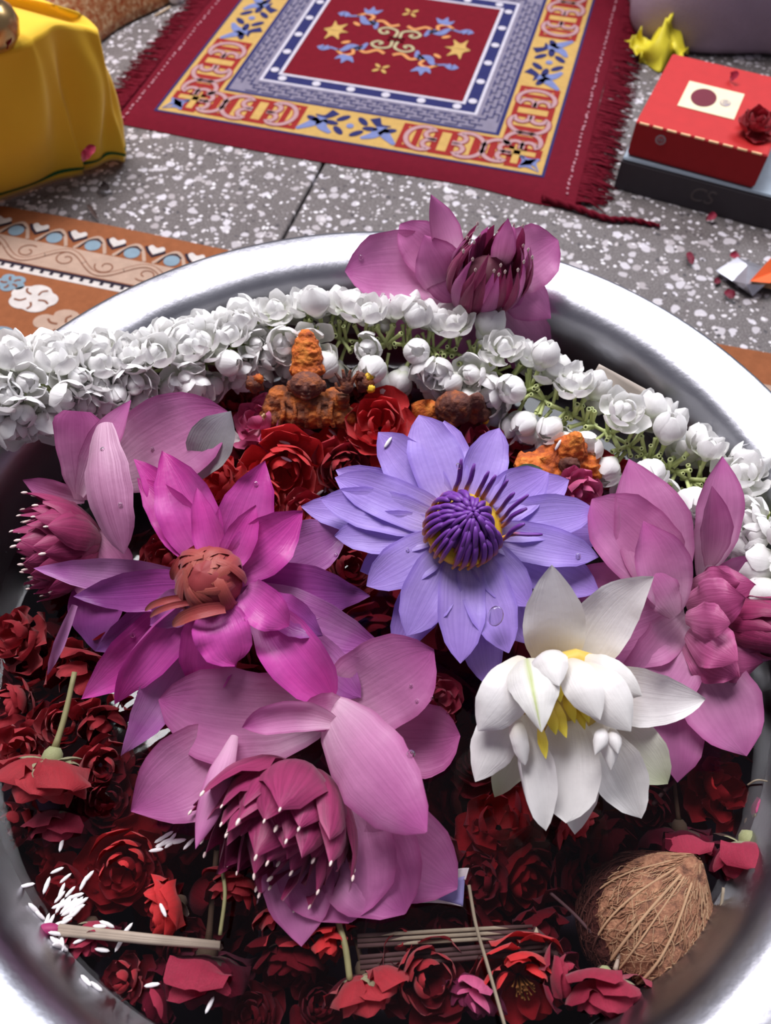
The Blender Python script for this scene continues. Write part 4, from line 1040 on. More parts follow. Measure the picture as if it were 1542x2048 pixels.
# ================================================================== ROSES
def rose_mat(name, a, b, c): return petal_mat(name, a, b, c, vein=.35, veinc=[x * .5 for x in b], spots=16, rough=.55, transl=.22, patch=[min(1, x * 1.35) for x in b])
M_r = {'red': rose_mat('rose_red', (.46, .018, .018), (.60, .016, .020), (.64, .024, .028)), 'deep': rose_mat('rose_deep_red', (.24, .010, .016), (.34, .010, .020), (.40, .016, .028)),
       'crim': rose_mat('rose_crimson', (.46, .14, .18), (.34, .013, .05), (.32, .010, .042)), 'pink': rose_mat('rose_pink', (.70, .42, .46), (.58, .06, .20), (.60, .12, .26))}
M_cal = petal_mat('calyx_green', (.34, .36, .16), (.30, .29, .16), (.26, .22, .14), vein=.5, veinc=(.18, .18, .09), spots=14, rough=.6, transl=.15)
M_stem = simple('stem_olive', (.22, .20, .09), .6, nscale=120, var=.3)
def rose_variant(kind, seed, m):
    rn = random.Random(seed); out = []; Z = Vector((0, 0, 1))
    n, omax, lmin = {'open': (22, 82, .50), 'cup': (19, 74, .60), 'wide': (20, 95, .55), 'loose': (15, 105, .62)}[kind]
    for i in range(n):
        t = (i + .5) / n; a = i * 2.39996 + rn.uniform(-.25, .25); o = radians(lerp(4 if kind != 'wide' else 35, omax, t ** 1.1) + rn.uniform(-7, 7)); ln = lerp(lmin, 1.0, t) * rn.uniform(.92, 1.08)
        rad = Vector((cos(a), sin(a), 0)); B = rad * (.05 + .06 * t) - Z * .12 * t; T = B + rad * sin(o) * ln + Z * cos(o) * ln; up = Z * sin(o) - rad * cos(o)
        T = T + rad * (.10 if t < .5 else .0)
        g = petal_geo(B, T, ln * rn.uniform(.50, .62) * (1 if t > .3 else .8), up, P=ROSEP, bulge=-.20 - .08 * (1 - t), curl=rn.uniform(-.12, -.02) if t > .4 else .05, cup=1.15 - .5 * t, ripple={'loose': .22, 'cup': .17}.get(kind, .11), rl=-.7 * t * rn.random(), rr=-.7 * t * rn.random(), nu=9, nv=8, seed=seed * 100 + i)
        out.append(make_mesh('petal', g[0], g[1], m, g[2]))
    return out
RV = {}
def rose_set(kind, col, k):
    key = (kind, col, k)
    if key not in RV: RV[key] = rose_variant(kind, hash_(kind) + k * 7 + 3, M_r[col])
    return RV[key]
def hash_(s): return sum(ord(c) for c in s)
mb = MB().lathe([(1e-5, -.34), (.10, -.33), (.17, -.24), (.19, -.12), (.15, -.02), (1e-5, .0)], 12); CALB = make_mesh('rose_hip', mb.v, mb.f, M_cal)
SEP = []
for i in range(5):
    a = i * 2 * pi / 5; rad = Vector((cos(a), sin(a), 0))
    g = petal_geo(rad * .12 + Vector((0, 0, -.10)), rad * (.62 + .1 * (i % 2)) + Vector((0, 0, .18 - .2 * (i % 3))), .20, Vector((0, 0, -1)), P=SPEAR, bulge=.12, cup=-.5, ripple=.04, nu=8, nv=6, seed=i); SEP.append(make_mesh('sepal', g[0], g[1], M_cal, g[2]))
mb = MB().tube(bez([(0, 0, -.30), (.03, .02, -.9), (.12, .0, -1.7)], 8), [.075, .06, .055, .055, .055, .05, .05, .05], 7); STEM = make_mesh('stem', mb.v, mb.f, M_stem)
mb = MB()
rnn = random.Random(3)
for i in range(26):
    a = rnn.uniform(0, 6.28); q = rnn.uniform(.02, .20); mb.tube([(q * cos(a) * .4, q * sin(a) * .4, .0), (q * cos(a), q * sin(a), .22), (q * 1.3 * cos(a), q * 1.3 * sin(a), .30)], [.010, .010, .022], 4)
STAM = make_mesh('stamens', mb.v, mb.f, simple('rose_stamen', (.55, .33, .06), .6))
ri = [0]
def rose(px, py, z, rpx, ang, tilt, col, kind, label, calyx=0, group=None, spin=None):
    rn = random.Random(ri[0] * 13 + 5); ri[0] += 1
    ax_ = face(ang, tilt); R = rpx * scl(px, py, z) * (1.32 if kind == 'cup' else 1.22); p = at(px, py, z) - ax_ * R * .35
    r = empty('rose', p); r.rotation_mode = 'QUATERNION'; r.rotation_quaternion = ax_.to_track_quat('Z', 'Y') @ Quaternion((0, 0, 1), rn.uniform(0, 6) if spin is None else spin); r.scale = (R, R, R)
    tag(r, label, 'rose', group)
    for m in rose_set(kind, col, ri[0] % 2): link('petal', m, r)
    if calyx:
        link('calyx', CALB, r)
        for m in SEP: link('sepal', m, r)
        if calyx > 1: link('stem', STEM, r)
    if kind == 'wide': link('stamens', STAM, r)
    return r
UP_G, LOW_G = 'roses around the idols', 'roses floating in the tub water'
rose(757, 845, .176, 74, 110, 18, 'red', 'open', 'bright red rose right beside the crowned idol', group=UP_G)
rose(566, 944, .168, 78, -70, 28, 'red', 'open', 'large bright red rose with rice grains beside the magenta lily', group=UP_G)
rose(650, 895, .158, 58, 120, 45, 'red', 'loose', 'red rose with folded petals in front of the crowned idol', group=UP_G)
rose(432, 962, .176, 52, 140, 35, 'red', 'cup', 'small red rose tucked between magenta lily and grey sepal', group=UP_G)
rose(690, 938, .158, 56, -40, 35, 'deep', 'open', 'deep red rose at the left tips of the violet lily', group=UP_G)
rose(520, 1000, .160, 50, -120, 30, 'red', 'cup', 'half hidden red rose under the upper magenta petals', group=UP_G)
rose(955, 880, .165, 62, 95, 40, 'crim', 'loose', 'crimson rose behind the top petals of the violet lily', group=UP_G)
rose(1045, 868, .158, 56, 60, 35, 'deep', 'open', 'dark crimson rose under the jasmine beside the broken idol', group=UP_G)
rose(775, 800, .160, 50, 90, 40, 'deep', 'cup', 'dark red rose behind the bright rose and below the garland', group=UP_G)
rose(1215, 940, .150, 62, 70, 40, 'deep', 'loose', 'dark crimson rose between the orange fragment and right lotus', group=UP_G)
rose(508, 838, .172, 56, 130, 35, 'pink', 'loose', 'pale edged pink rose beside the grey green sepal', group=UP_G)
rose(1165, 990, .180, 46, -60, 30, 'pink', 'loose', 'shaggy crimson pink rose between violet lily and right lotus', group=UP_G)
rose(1130, 1010, .160, 48, -80, 30, 'crim', 'cup', 'crimson rose under the right tips of the violet lily', group=UP_G)
rose(705, 1130, .158, 60, 30, 30, 'deep', 'open', 'added dark rose covering water glare between magenta and violet lilies', 0, UP_G)  # added to cover the lamp's reflection in the water gap
rose(612, 1025, .162, 52, 60, 30, 'deep', 'loose', 'added dark rose covering water glare under the right magenta petals', 0, UP_G)  # added over a bright water reflection beside the magenta petals
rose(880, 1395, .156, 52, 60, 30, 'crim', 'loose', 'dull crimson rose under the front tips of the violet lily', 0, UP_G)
rose(325, 1115, .158, 62, 120, 30, 'deep', 'open', 'added dark rose covering water glare between the striped lotus and magenta lily', 0, UP_G)  # added to hide a white glint on the water here
rose(468, 800, .150, 56, 60, 30, 'deep', 'open', 'added dark rose covering water glare behind the grey green sepal', 0, UP_G)  # filler added over light mirrored by the water
rose(735, 765, .150, 46, 60, 30, 'deep', 'loose', 'added dark rose covering water glare between garland and crowned idol', 0, UP_G)  # second filler added over the same mirrored light
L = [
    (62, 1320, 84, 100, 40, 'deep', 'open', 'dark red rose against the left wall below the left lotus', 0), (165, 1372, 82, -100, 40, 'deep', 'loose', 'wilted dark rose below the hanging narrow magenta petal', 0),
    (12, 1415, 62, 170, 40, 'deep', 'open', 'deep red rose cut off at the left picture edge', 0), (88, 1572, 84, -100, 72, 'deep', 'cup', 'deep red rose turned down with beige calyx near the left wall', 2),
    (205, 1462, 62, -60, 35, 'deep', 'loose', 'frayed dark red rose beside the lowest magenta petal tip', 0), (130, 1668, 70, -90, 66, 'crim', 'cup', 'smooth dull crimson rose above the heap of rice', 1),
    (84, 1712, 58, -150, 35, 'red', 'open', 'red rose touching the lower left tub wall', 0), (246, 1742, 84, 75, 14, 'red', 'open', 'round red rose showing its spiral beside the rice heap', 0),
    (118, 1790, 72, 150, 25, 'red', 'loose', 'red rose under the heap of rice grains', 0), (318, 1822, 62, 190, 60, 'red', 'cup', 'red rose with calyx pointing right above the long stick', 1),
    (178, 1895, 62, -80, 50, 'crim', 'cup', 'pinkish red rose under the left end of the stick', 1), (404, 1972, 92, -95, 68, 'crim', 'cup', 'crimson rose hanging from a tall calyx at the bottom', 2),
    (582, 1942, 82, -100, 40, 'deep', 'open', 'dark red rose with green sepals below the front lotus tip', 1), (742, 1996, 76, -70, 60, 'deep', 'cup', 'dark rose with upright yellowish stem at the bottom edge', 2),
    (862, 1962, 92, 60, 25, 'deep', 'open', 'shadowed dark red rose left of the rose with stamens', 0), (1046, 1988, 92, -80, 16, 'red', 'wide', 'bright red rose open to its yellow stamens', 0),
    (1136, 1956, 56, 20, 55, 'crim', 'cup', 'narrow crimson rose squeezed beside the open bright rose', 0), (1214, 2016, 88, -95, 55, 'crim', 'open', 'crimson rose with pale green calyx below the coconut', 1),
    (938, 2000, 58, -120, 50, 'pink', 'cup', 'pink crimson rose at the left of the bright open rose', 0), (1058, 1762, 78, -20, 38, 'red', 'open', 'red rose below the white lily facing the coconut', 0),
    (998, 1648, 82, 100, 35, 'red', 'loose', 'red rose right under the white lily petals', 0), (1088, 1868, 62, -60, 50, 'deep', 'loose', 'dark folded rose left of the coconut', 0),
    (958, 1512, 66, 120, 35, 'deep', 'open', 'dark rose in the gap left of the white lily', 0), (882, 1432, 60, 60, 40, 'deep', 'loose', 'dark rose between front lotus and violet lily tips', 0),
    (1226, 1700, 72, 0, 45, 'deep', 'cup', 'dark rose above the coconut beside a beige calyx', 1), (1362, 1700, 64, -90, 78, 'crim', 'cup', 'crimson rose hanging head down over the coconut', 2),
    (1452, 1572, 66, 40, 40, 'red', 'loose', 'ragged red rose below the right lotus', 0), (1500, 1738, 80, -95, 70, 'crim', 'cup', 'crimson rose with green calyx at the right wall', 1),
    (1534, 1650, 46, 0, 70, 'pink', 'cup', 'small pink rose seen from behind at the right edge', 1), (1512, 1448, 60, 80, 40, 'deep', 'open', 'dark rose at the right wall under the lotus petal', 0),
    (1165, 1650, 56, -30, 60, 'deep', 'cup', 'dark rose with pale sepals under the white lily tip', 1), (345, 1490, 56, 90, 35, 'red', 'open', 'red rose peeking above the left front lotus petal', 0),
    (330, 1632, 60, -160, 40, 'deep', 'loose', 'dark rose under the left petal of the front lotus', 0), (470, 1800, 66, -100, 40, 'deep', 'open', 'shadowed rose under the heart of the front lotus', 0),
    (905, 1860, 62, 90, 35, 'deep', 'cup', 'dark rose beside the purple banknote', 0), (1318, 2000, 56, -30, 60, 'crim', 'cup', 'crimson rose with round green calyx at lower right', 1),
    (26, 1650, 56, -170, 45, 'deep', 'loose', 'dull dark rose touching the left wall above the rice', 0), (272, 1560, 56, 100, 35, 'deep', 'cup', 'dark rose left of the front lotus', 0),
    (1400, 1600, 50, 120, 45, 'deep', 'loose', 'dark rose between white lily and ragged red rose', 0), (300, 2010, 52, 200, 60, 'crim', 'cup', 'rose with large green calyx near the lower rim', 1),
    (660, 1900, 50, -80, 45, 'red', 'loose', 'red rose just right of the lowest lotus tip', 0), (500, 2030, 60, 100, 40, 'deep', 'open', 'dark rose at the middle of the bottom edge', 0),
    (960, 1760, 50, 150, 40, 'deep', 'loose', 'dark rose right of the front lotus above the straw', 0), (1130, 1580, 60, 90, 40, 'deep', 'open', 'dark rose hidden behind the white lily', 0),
    (128, 1448, 60, 60, 30, 'deep', 'open', 'dark rose between the wilted rose and the downturned rose', 0), (205, 1535, 54, 10, 30, 'deep', 'loose', 'dark rose at the tip of the longest magenta petal', 0),  # both added to cover mirrored light on the left water
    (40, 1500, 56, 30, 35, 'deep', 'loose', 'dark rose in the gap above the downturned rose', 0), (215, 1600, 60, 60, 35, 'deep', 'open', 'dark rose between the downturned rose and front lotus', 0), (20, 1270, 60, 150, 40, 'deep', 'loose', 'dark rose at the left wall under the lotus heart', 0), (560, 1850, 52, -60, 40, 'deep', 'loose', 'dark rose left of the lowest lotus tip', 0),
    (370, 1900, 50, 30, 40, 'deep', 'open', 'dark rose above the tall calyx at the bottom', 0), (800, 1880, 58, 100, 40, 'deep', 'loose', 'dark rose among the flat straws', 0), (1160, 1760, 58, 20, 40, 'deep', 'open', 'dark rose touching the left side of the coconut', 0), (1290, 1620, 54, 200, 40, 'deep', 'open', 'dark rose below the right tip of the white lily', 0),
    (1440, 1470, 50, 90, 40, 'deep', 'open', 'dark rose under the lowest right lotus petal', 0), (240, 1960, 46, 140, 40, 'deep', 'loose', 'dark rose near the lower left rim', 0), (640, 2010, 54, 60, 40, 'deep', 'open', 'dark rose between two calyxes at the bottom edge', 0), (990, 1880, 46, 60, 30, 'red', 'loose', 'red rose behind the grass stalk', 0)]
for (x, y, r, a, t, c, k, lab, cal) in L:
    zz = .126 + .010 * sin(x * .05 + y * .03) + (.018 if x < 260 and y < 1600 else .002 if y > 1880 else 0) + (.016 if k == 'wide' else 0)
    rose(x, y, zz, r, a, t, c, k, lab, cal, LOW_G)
rn = random.Random(5); cnt = 0
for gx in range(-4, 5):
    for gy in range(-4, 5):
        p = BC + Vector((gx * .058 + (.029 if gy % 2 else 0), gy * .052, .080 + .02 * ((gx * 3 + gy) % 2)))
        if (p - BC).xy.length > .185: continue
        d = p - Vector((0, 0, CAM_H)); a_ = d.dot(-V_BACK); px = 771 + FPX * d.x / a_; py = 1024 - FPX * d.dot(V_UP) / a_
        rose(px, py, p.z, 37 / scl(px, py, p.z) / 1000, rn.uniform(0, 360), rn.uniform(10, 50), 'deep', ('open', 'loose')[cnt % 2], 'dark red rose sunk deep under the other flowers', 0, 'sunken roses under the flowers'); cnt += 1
print('roses', ri[0])
# ================================================================== IDOLS
def clay_mat(name, c1, c2, c3, sc=90):
    t = NT(name); co = t.coord('Object'); n = t.noise(co, sc, 5, .65)
    t.l(t.ramp(n, [(.36, c1), (.50, c2), (.62, c3)]), t.p.inputs['Base Color']); t.setp(Roughness=.8)
    t.bump(t.noise(co, 500, 3), .6, .0012); return t.m
M_idol = clay_mat('idol_orange_clay', (.07, .02, .010), (.20, .05, .012), (.44, .11, .012)); M_idolb = clay_mat('idol_brown_clay', (.07, .02, .014), (.13, .04, .025), (.30, .08, .02)); M_pow = clay_mat('idol_powder', (.28, .05, .01), (.55, .12, .012), (.66, .22, .03))
def remesh(mb, name, m, par, voxel, org, disp=.0):
    o = mb.build(name, m, par, True, None, org); r = o.modifiers.new('remesh', 'REMESH'); r.mode = 'VOXEL'; r.voxel_size = voxel; r.use_smooth_shade = True
    if disp:
        tx = bpy.data.textures.new(name + '_grain', 'CLOUDS'); tx.noise_scale = .004; d = o.modifiers.new('grain', 'DISPLACE'); d.texture = tx; d.strength = disp; d.texture_coords = 'LOCAL'
    return o
IB = at(618, 842, .166); ido = empty('crowned_idol', IB); tag(ido, 'small clay idol with tall crown coated in orange powder', 'idol')
ido.rotation_euler = (-radians(36), 0, 0); ido.scale = (1.02, .92, .80)
F = Vector((0, -.75, .3)).normalized(); X = Vector((1, 0, 0)); Zv = Vector((0, 0, 1)); Yb = Vector((0, 1, 0))
def ip(x, y, z): return IB + X * x * .001 - Yb * y * .001 + Zv * z * .001     # mm: right, towards viewer, up
b = MB().ball(ip(0, 0, 6), (.026, .015, .012), 20, 14).ball(ip(0, 1, 15), (.018, .012, .012), 20, 14).ball(ip(-18, 0, 16), (.010, .009, .015), 14, 10).ball(ip(17, 0, 15), (.010, .009, .014), 14, 10).ball(ip(-24, 2, 4), (.009, .009, .010), 12, 8).ball(ip(23, 2, 4), (.009, .009, .010), 12, 8)
b.tube([ip(-20, 2, 24), ip(-25, 5, 12), ip(-21, 9, 0)], [.006, .0055, .0045], 10).tube([ip(17, 2, 22), ip(23, 7, 17), ip(23, 10, 26)], [.0055, .005, .0045], 10).tube([ip(0, 1, 22), ip(0, 3, 30)], [.007, .0065], 12)
remesh(b, 'body', M_idol, ido, .0009, IB, .0024)
ip_ = ip
ip = lambda x, y, z: ip_(x * 1.12, y + 3, z + 1.5)
h = MB().ball(ip(0, 5, 31), (.0110, .0092, .0118), 20, 14).ball(ip(0, 14.2, 29.6), (.0017, .0022, .0030), 10, 8).ball(ip(0, 13.6, 31.5), (.0012, .0014, .0034), 10, 8).ball(ip(-3.9, 12.9, 33.2), (.0024, .0014, .0012), 10, 6).ball(ip(3.9, 12.9, 33.2), (.0024, .0014, .0012), 10, 6).ball(ip(0, 13.6, 25.8), (.0030, .0014, .0011), 10, 6).ball(ip(0, 12, 22.8), (.0036, .0026, .0024), 10, 6).ball(ip(-9.8, 4, 30), (.002, .0026, .005), 8, 6).ball(ip(9.8, 4, 30), (.002, .0026, .005), 8, 6)
remesh(h, 'face', M_idolb, ido, .0006, IB, .0006)
ip = ip_
cr = MB().lathe([(1e-5, 0), (.0104, 0), (.0112, .003), (.0110, .007), (.0102, .009), (.0104, .012), (.0096, .017), (.0098, .0195), (.0078, .024), (.0076, .027), (.0052, .0305), (.0050, .033), (.0024, .036), (1e-5, .037)], 24, ip(0, -3, 39))
for k in range(7): cr.ball(ip(11 * sin(-1.2 + k * .4) * .95, -3 + 10.8 * cos(-1.2 + k * .4), 42.5), (.0022, .0018, .0026), 8, 6)
remesh(cr, 'crown', M_pow, ido, .0008, IB, .0026)
hd = MB().ball(ip(26, 12, 32), (.0044, .0022, .0058), 12, 8)
for k, (dx, ln) in enumerate(((-3.8, 9), (-1.3, 11.6), (1.3, 11), (3.8, 9))): hd.tube([ip(26 + dx * .8, 12, 35), ip(26 + dx * 1.3, 12.4, 35 + ln * .55), ip(26 + dx * 1.9, 12, 35 + ln)], [.0014, .0013, .0009], 8)
hd.tube([ip(22.4, 12, 29), ip(19.4, 12.6, 32), ip(19, 12.4, 36)], [.0015, .0013, .001], 8)
remesh(hd, 'raised_hand', M_idolb, ido, .00045, IB)
for k, (x, y, z, r, m) in enumerate(((-34, 3, 32, .0058, M_idolb), (-31, 5, 37, .0034, M_pow), (37, 3, 33, .0062, M_idolb), (41, 6, 29, .0028, M_stamy), (34, 5, 39, .0034, M_idolb), (40, 4, 38, .003, M_stamy))):
    MB().ball(ip(x, y, z), (r, r * .8, r * 1.2), 14, 10, disp=.45, fq=3, seed=k).build('ornament', m, ido, org=IB)
sh = MB()
for k in range(9): sh.ball(ip(-27 + 2.2 * cos(k * .7), 9, 6 + 2.2 * sin(k * .7)), (.0011, .0011, .0016), 6, 5)
sh.build('shell_ornament', simple('shell_beige', (.55, .38, .20), .6), ido, org=IB)
dn = MB()
for k in range(5): dn.tube(bez([ip(-16 + k * 8, 9, 20), ip(-15 + k * 7.5, 14, 10), ip(-19 + k * 9, 12, -2)], 6), .0018, 6)
remesh(dn, 'garment_folds', M_idol, ido, .0008, IB, .001)

I2 = at(885, 838, .160); id2 = empty('broken_idol', I2); tag(id2, 'fallen brown clay idol with rounded head and orange cloth under the garland', 'idol')
j = lambda x, y, z: I2 + X * x * .001 - Yb * y * .001 + Zv * z * .001
b = MB().ball(j(6, 4, 16), (.0125, .011, .014), 20, 14, disp=.08, fq=3).ball(j(9, 7, 22), (.0095, .009, .010), 18, 12).ball(j(7, 15, 18), (.0030, .003, .004), 10, 8).ball(j(12, 13, 17), (.004, .004, .003), 10, 8).ball(j(22, 2, 10), (.010, .009, .008), 14, 10, disp=.3, fq=3).tube([j(5, 14, 14), j(3, 17, 8), j(7, 18, 2)], [.004, .0035, .0025], 8).ball(j(20, 6, 24), (.006, .005, .009), 12, 8)
remesh(b, 'body', M_idolb, id2, .0009, I2, .002)
for k in range(3):
    petal(id2, 'orange_cloth', j(0 + 3 * k, 4, 2), j(-22 + 6 * k, 2 + 4 * k, 18 - 6 * k), .010, Vector((0, -.7, .7)), M_pow, P=BROAD, bulge=.2, cup=-.6, ripple=.4, nu=14, nv=10)
MB().ball(j(28, 8, 8), (.0024, .0024, .0028), 10, 8).build('gold_bead', M_stamy, id2, org=I2)

I3 = at(1105, 935, .168); id3 = empty('orange_idol_fragment', I3); tag(id3, 'rough orange powdered idol fragment with dark brown face beside the violet lily', 'idol')
j3 = lambda x, y, z: I3 + X * x * .001 - Yb * y * .001 + Zv * z * .001
b = MB().ball(j3(4, 0, 6), (.020, .014, .010), 18, 12, disp=.3, fq=2).ball(j3(8, -2, 15), (.011, .009, .011), 16, 12, disp=.3, fq=2.5).tube([j3(8, -2, 16), j3(10, -3, 25), j3(11, -3, 31)], [.009, .006, .002], 10).ball(j3(-14, 2, 6), (.012, .010, .006), 14, 10, disp=.4, fq=3).ball(j3(22, 2, 4), (.010, .009, .008), 14, 10, disp=.4, fq=3)
remesh(b, 'body', M_pow, id3, .0009, I3, .003)
remesh(MB().ball(j3(7, 8, 13), (.0070, .0055, .0075), 14, 10, disp=.2, fq=3).ball(j3(8, 13.5, 12), (.002, .002, .0026), 8, 6).ball(j3(5, 12.4, 15), (.002, .001, .001), 8, 6).ball(j3(11, 12, 15), (.002, .001, .001), 8, 6), 'face', M_idolb, id3, .0006, I3, .001)
for k in range(3): petal(id3, 'orange_fold', j3(2 + 3 * k, 2, 14), j3(-16 + 18 * k, 9, -3), .009, Vector((0, -.7, .7)), M_pow, P=BROAD, bulge=.15, cup=-.5, ripple=.35, nu=12, nv=8)
M_leaf = petal_mat('leaf_green', (.10, .16, .07), (.12, .20, .10), (.10, .16, .08), vein=.4, veinc=(.06, .10, .05), rough=.5)
lf = empty('green_leaf', at(1040, 935, .182)); tag(lf, 'small dark green leaf between the orange fragment and violet lily', 'leaf')
petals(lf, Zv, (1020, 945, .186), [(1085, 938, .190, 13, {'P': LILY, 'bulge': .1, 'cup': .4, 'name': 'leaf_blade'})], M_leaf, {})

# ================================================================== COCONUT
M_coir = NT('coir_husk'); co = M_coir.coord('Object'); n_ = M_coir.noise(co, 170, 5, .7)
M_coir.l(M_coir.ramp(n_, [(.34, (.09, .035, .02)), (.52, (.28, .12, .065)), (.68, (.42, .22, .12))]), M_coir.p.inputs['Base Color']); M_coir.setp(Roughness=.9); M_coir.bump(n_, .9, .003); M_coir = M_coir.m
M_strand = simple('coir_strand', (.27, .13, .07), .8, nscale=60, var=.3); M_strandp = simple('coir_strand_pale', (.38, .23, .13), .8, nscale=60, var=.2)
CC = at(1300, 1835, .122); cdir = (at(1432, 1700, .150) - at(1215, 1970, .085)).normalized(); coc = empty('coconut', CC); tag(coc, 'brown hairy coconut half sunk at the lower right wall', 'coconut')
q1 = cdir.orthogonal().normalized(); q2 = cdir.cross(q1); pxm = scl(1300, 1835, .12)
def csurf(t, a, k=1.0):
    """t 0..1 from blunt end to tip"""
    Lh = 178 * pxm; r = 142 * pxm * sin(pi * min(1, t * .97 + .015)) ** .62 * (1 - .62 * t ** 3.2)
    return CC + cdir * (Lh * (2 * t - 1) * .92) + (q1 * cos(a) + q2 * sin(a)) * r * k
v = []; f = []
for jn in range(29):
    for i in range(40):
        a = 2 * pi * i / 40; t = jn / 28; p = csurf(t, a); v.append(p + (p - CC) * .06 * noise.noise(p * 130))
f = [(jn * 40 + i, jn * 40 + (i + 1) % 40, (jn + 1) * 40 + (i + 1) % 40, (jn + 1) * 40 + i) for jn in range(28) for i in range(40)]
obj('husk', v, f, M_coir, coc, org=CC)
rn = random.Random(15); fb = MB(); fb2 = MB()
for k in range(1500):
    a = rn.uniform(0, 2 * pi); t = rn.uniform(.04, .9); dl = rn.uniform(.03, .16); da = rn.uniform(-.25, .25)
    pts = [csurf(min(.99, t + dl * s_), a + da * s_ + rn.uniform(-.06, .06), 1.01 + .03 * rn.random()) for s_ in (0, .33, .66, 1)]
    (fb if k % 3 else fb2).tube(bez(pts, 6), .00022 * rn.uniform(.6, 1.5), 3, False)
tag(fb.build('husk_fibre', M_strand, coc, org=CC), kind='stuff'); tag(fb2.build('pale_husk_fibre', M_strandp, coc, org=CC), kind='stuff')
tocc = tocam(CC); base_a = atan2(tocc.dot(q2), tocc.dot(q1))
for da0, da1, w in ((-.30, -.45, .0006), (-.02, -.1, .0008), (.35, .45, .0007), (-.7, -.9, .0005), (.12, .05, .0005)):
    MB().tube(bez([csurf(t, base_a + lerp(da0, da1, t), 1.035) for t in (.08, .3, .5, .7, .9)], 14), w, 5).build('thick_strand', M_strandp, coc, org=CC)

# ================================================================== STICKS, STRAWS, STRINGS
M_straw = simple('straw', (.25, .20, .14), .65, nscale=120, var=.3); M_bam = simple('bamboo', (.34, .27, .21), .6, nscale=90, var=.25); M_white = simple('paper_white', (.52, .47, .48), .6); M_mtip = simple('magenta_tip', (.28, .02, .10), .6)
def stick(name, pts, r, m, lab, cat, flat=1.0, n=6):
    P_ = [at(*p) for p in pts]; o = MB().tube(bez(P_, max(3, len(P_) * 5)), r, n).build(name, m, None); tag(o, lab, cat); return o
stw = empty('bamboo_stick', at(110, 1862, .134)); tag(stw, 'long split bamboo stick lying across the rice heap', 'stick')
for k, dy in enumerate((-4, 2, 7)): MB().tube([at(118, 1858 + dy, .145), at(290, 1876 + dy * .8, .146), at(440, 1890 + dy * .4, .143)], .0016, 6).build('split_strip', M_bam, stw, org=stw.location)
MB().ball(at(97, 1859, .145), (.006, .003, .003), 12, 8).build('magenta_tip', M_mtip, stw, org=stw.location)
for (a, b_, z, lab) in (((715, 1882), (1066, 1862), .1375, 'upper flat brown straw beside the front lotus tip'), ((720, 1925), (1088, 1893), .1365, 'lower flat brown straw beneath the upper one')):
    o = empty('flat_straw', at(*a, z)); tag(o, lab, 'straw'); d = at(*b_, z) - at(*a, z)
    for k in (-1, 0, 1):
        s_ = d.cross(tocam(at(*a, z))).normalized() * .0022 * k; MB().tube(bez([at(*a, z) + s_, at((a[0] + b_[0]) / 2, (a[1] + b_[1]) / 2, z + .001) + s_, at(*b_, z) + s_], 8), [.0012] * 7 + [.0008], 5).build('straw_strip', M_straw, o, org=o.location)
    MB().tube([at(*b_, z), at(b_[0] + 45, b_[1] + 30, z - .004)], [.0028, .001], 6).build('broken_end', M_straw, o, org=o.location)
stick('dry_grass_stalk', [(938, 1770, .150), (952, 1850, .150), (975, 1930, .148), (1012, 2060, .150)], .0009, M_straw, 'thin dry grass stalk running down past the bright open rose', 'stalk')
stick('pale_thread', [(1447, 1775, .150), (1440, 1850, .145), (1453, 1900, .140), (1456, 1935, .135), (1418, 1955, .132)], .0008, M_straw, 'pale bent thread hanging beside the coconut at the right wall', 'thread')
stick('brown_thread', [(1493, 1785, .150), (1485, 1830, .145), (1462, 1875, .140), (1420, 1910, .132), (1350, 1960, .130)], .0005, M_strand, 'fine brown thread nearest the right tub wall', 'thread')
stick('split_twig', [(1412, 1942, .136), (1380, 1960, .134), (1345, 1995, .132), (1310, 2040, .130)], .0011, M_straw, 'pale split twig below the coconut over the green calyx', 'twig')
stick('curved_stalk', [(1100, 1785, .134), (1150, 1830, .132), (1195, 1880, .130), (1225, 1915, .128)], .0009, M_bam, 'thin dark stalk curving left of the coconut', 'stalk')
stick('grey_stalk', [(1230, 1940, .140), (1245, 1890, .142), (1268, 1830, .150)], [.0013, .0012, .0011, .001, .001, .001, .0009, .0009, .0009, .0009, .0009, .0009, .0009, .0008, .0008], M_bam, 'grey stalk rising from the rose below the coconut', 'stalk')
stick('rose_stalk', [(440, 1870, .150), (450, 1790, .152), (444, 1735, .150)], .0010, M_stem, 'upright grey green stalk below the front lotus', 'stalk')
stick('yellow_stalk', [(700, 1960, .142), (690, 1890, .144), (672, 1830, .142)], .0016, M_stem, 'yellowish stalk standing below the front lotus edge', 'stalk')
stick('white_plastic_strip', [(1262, 1991, .140), (1294, 1990, .140), (1297, 1992, .140), (1300, 2060, .140)], .0012, M_white, 'white bent plastic strip beside the crimson rose', 'strip')
stick('twig', [(1305, 1610, .134), (1340, 1570, .136), (1375, 1545, .138)], .0012, M_straw, 'grey twig under the right petals of the white lily', 'twig')
stick('wiry_fibre', [(1495, 1570, .142), (1515, 1560, .146), (1545, 1565, .140)], .0005, M_straw, 'curled wiry fibre beside the ragged red rose', 'fibre')

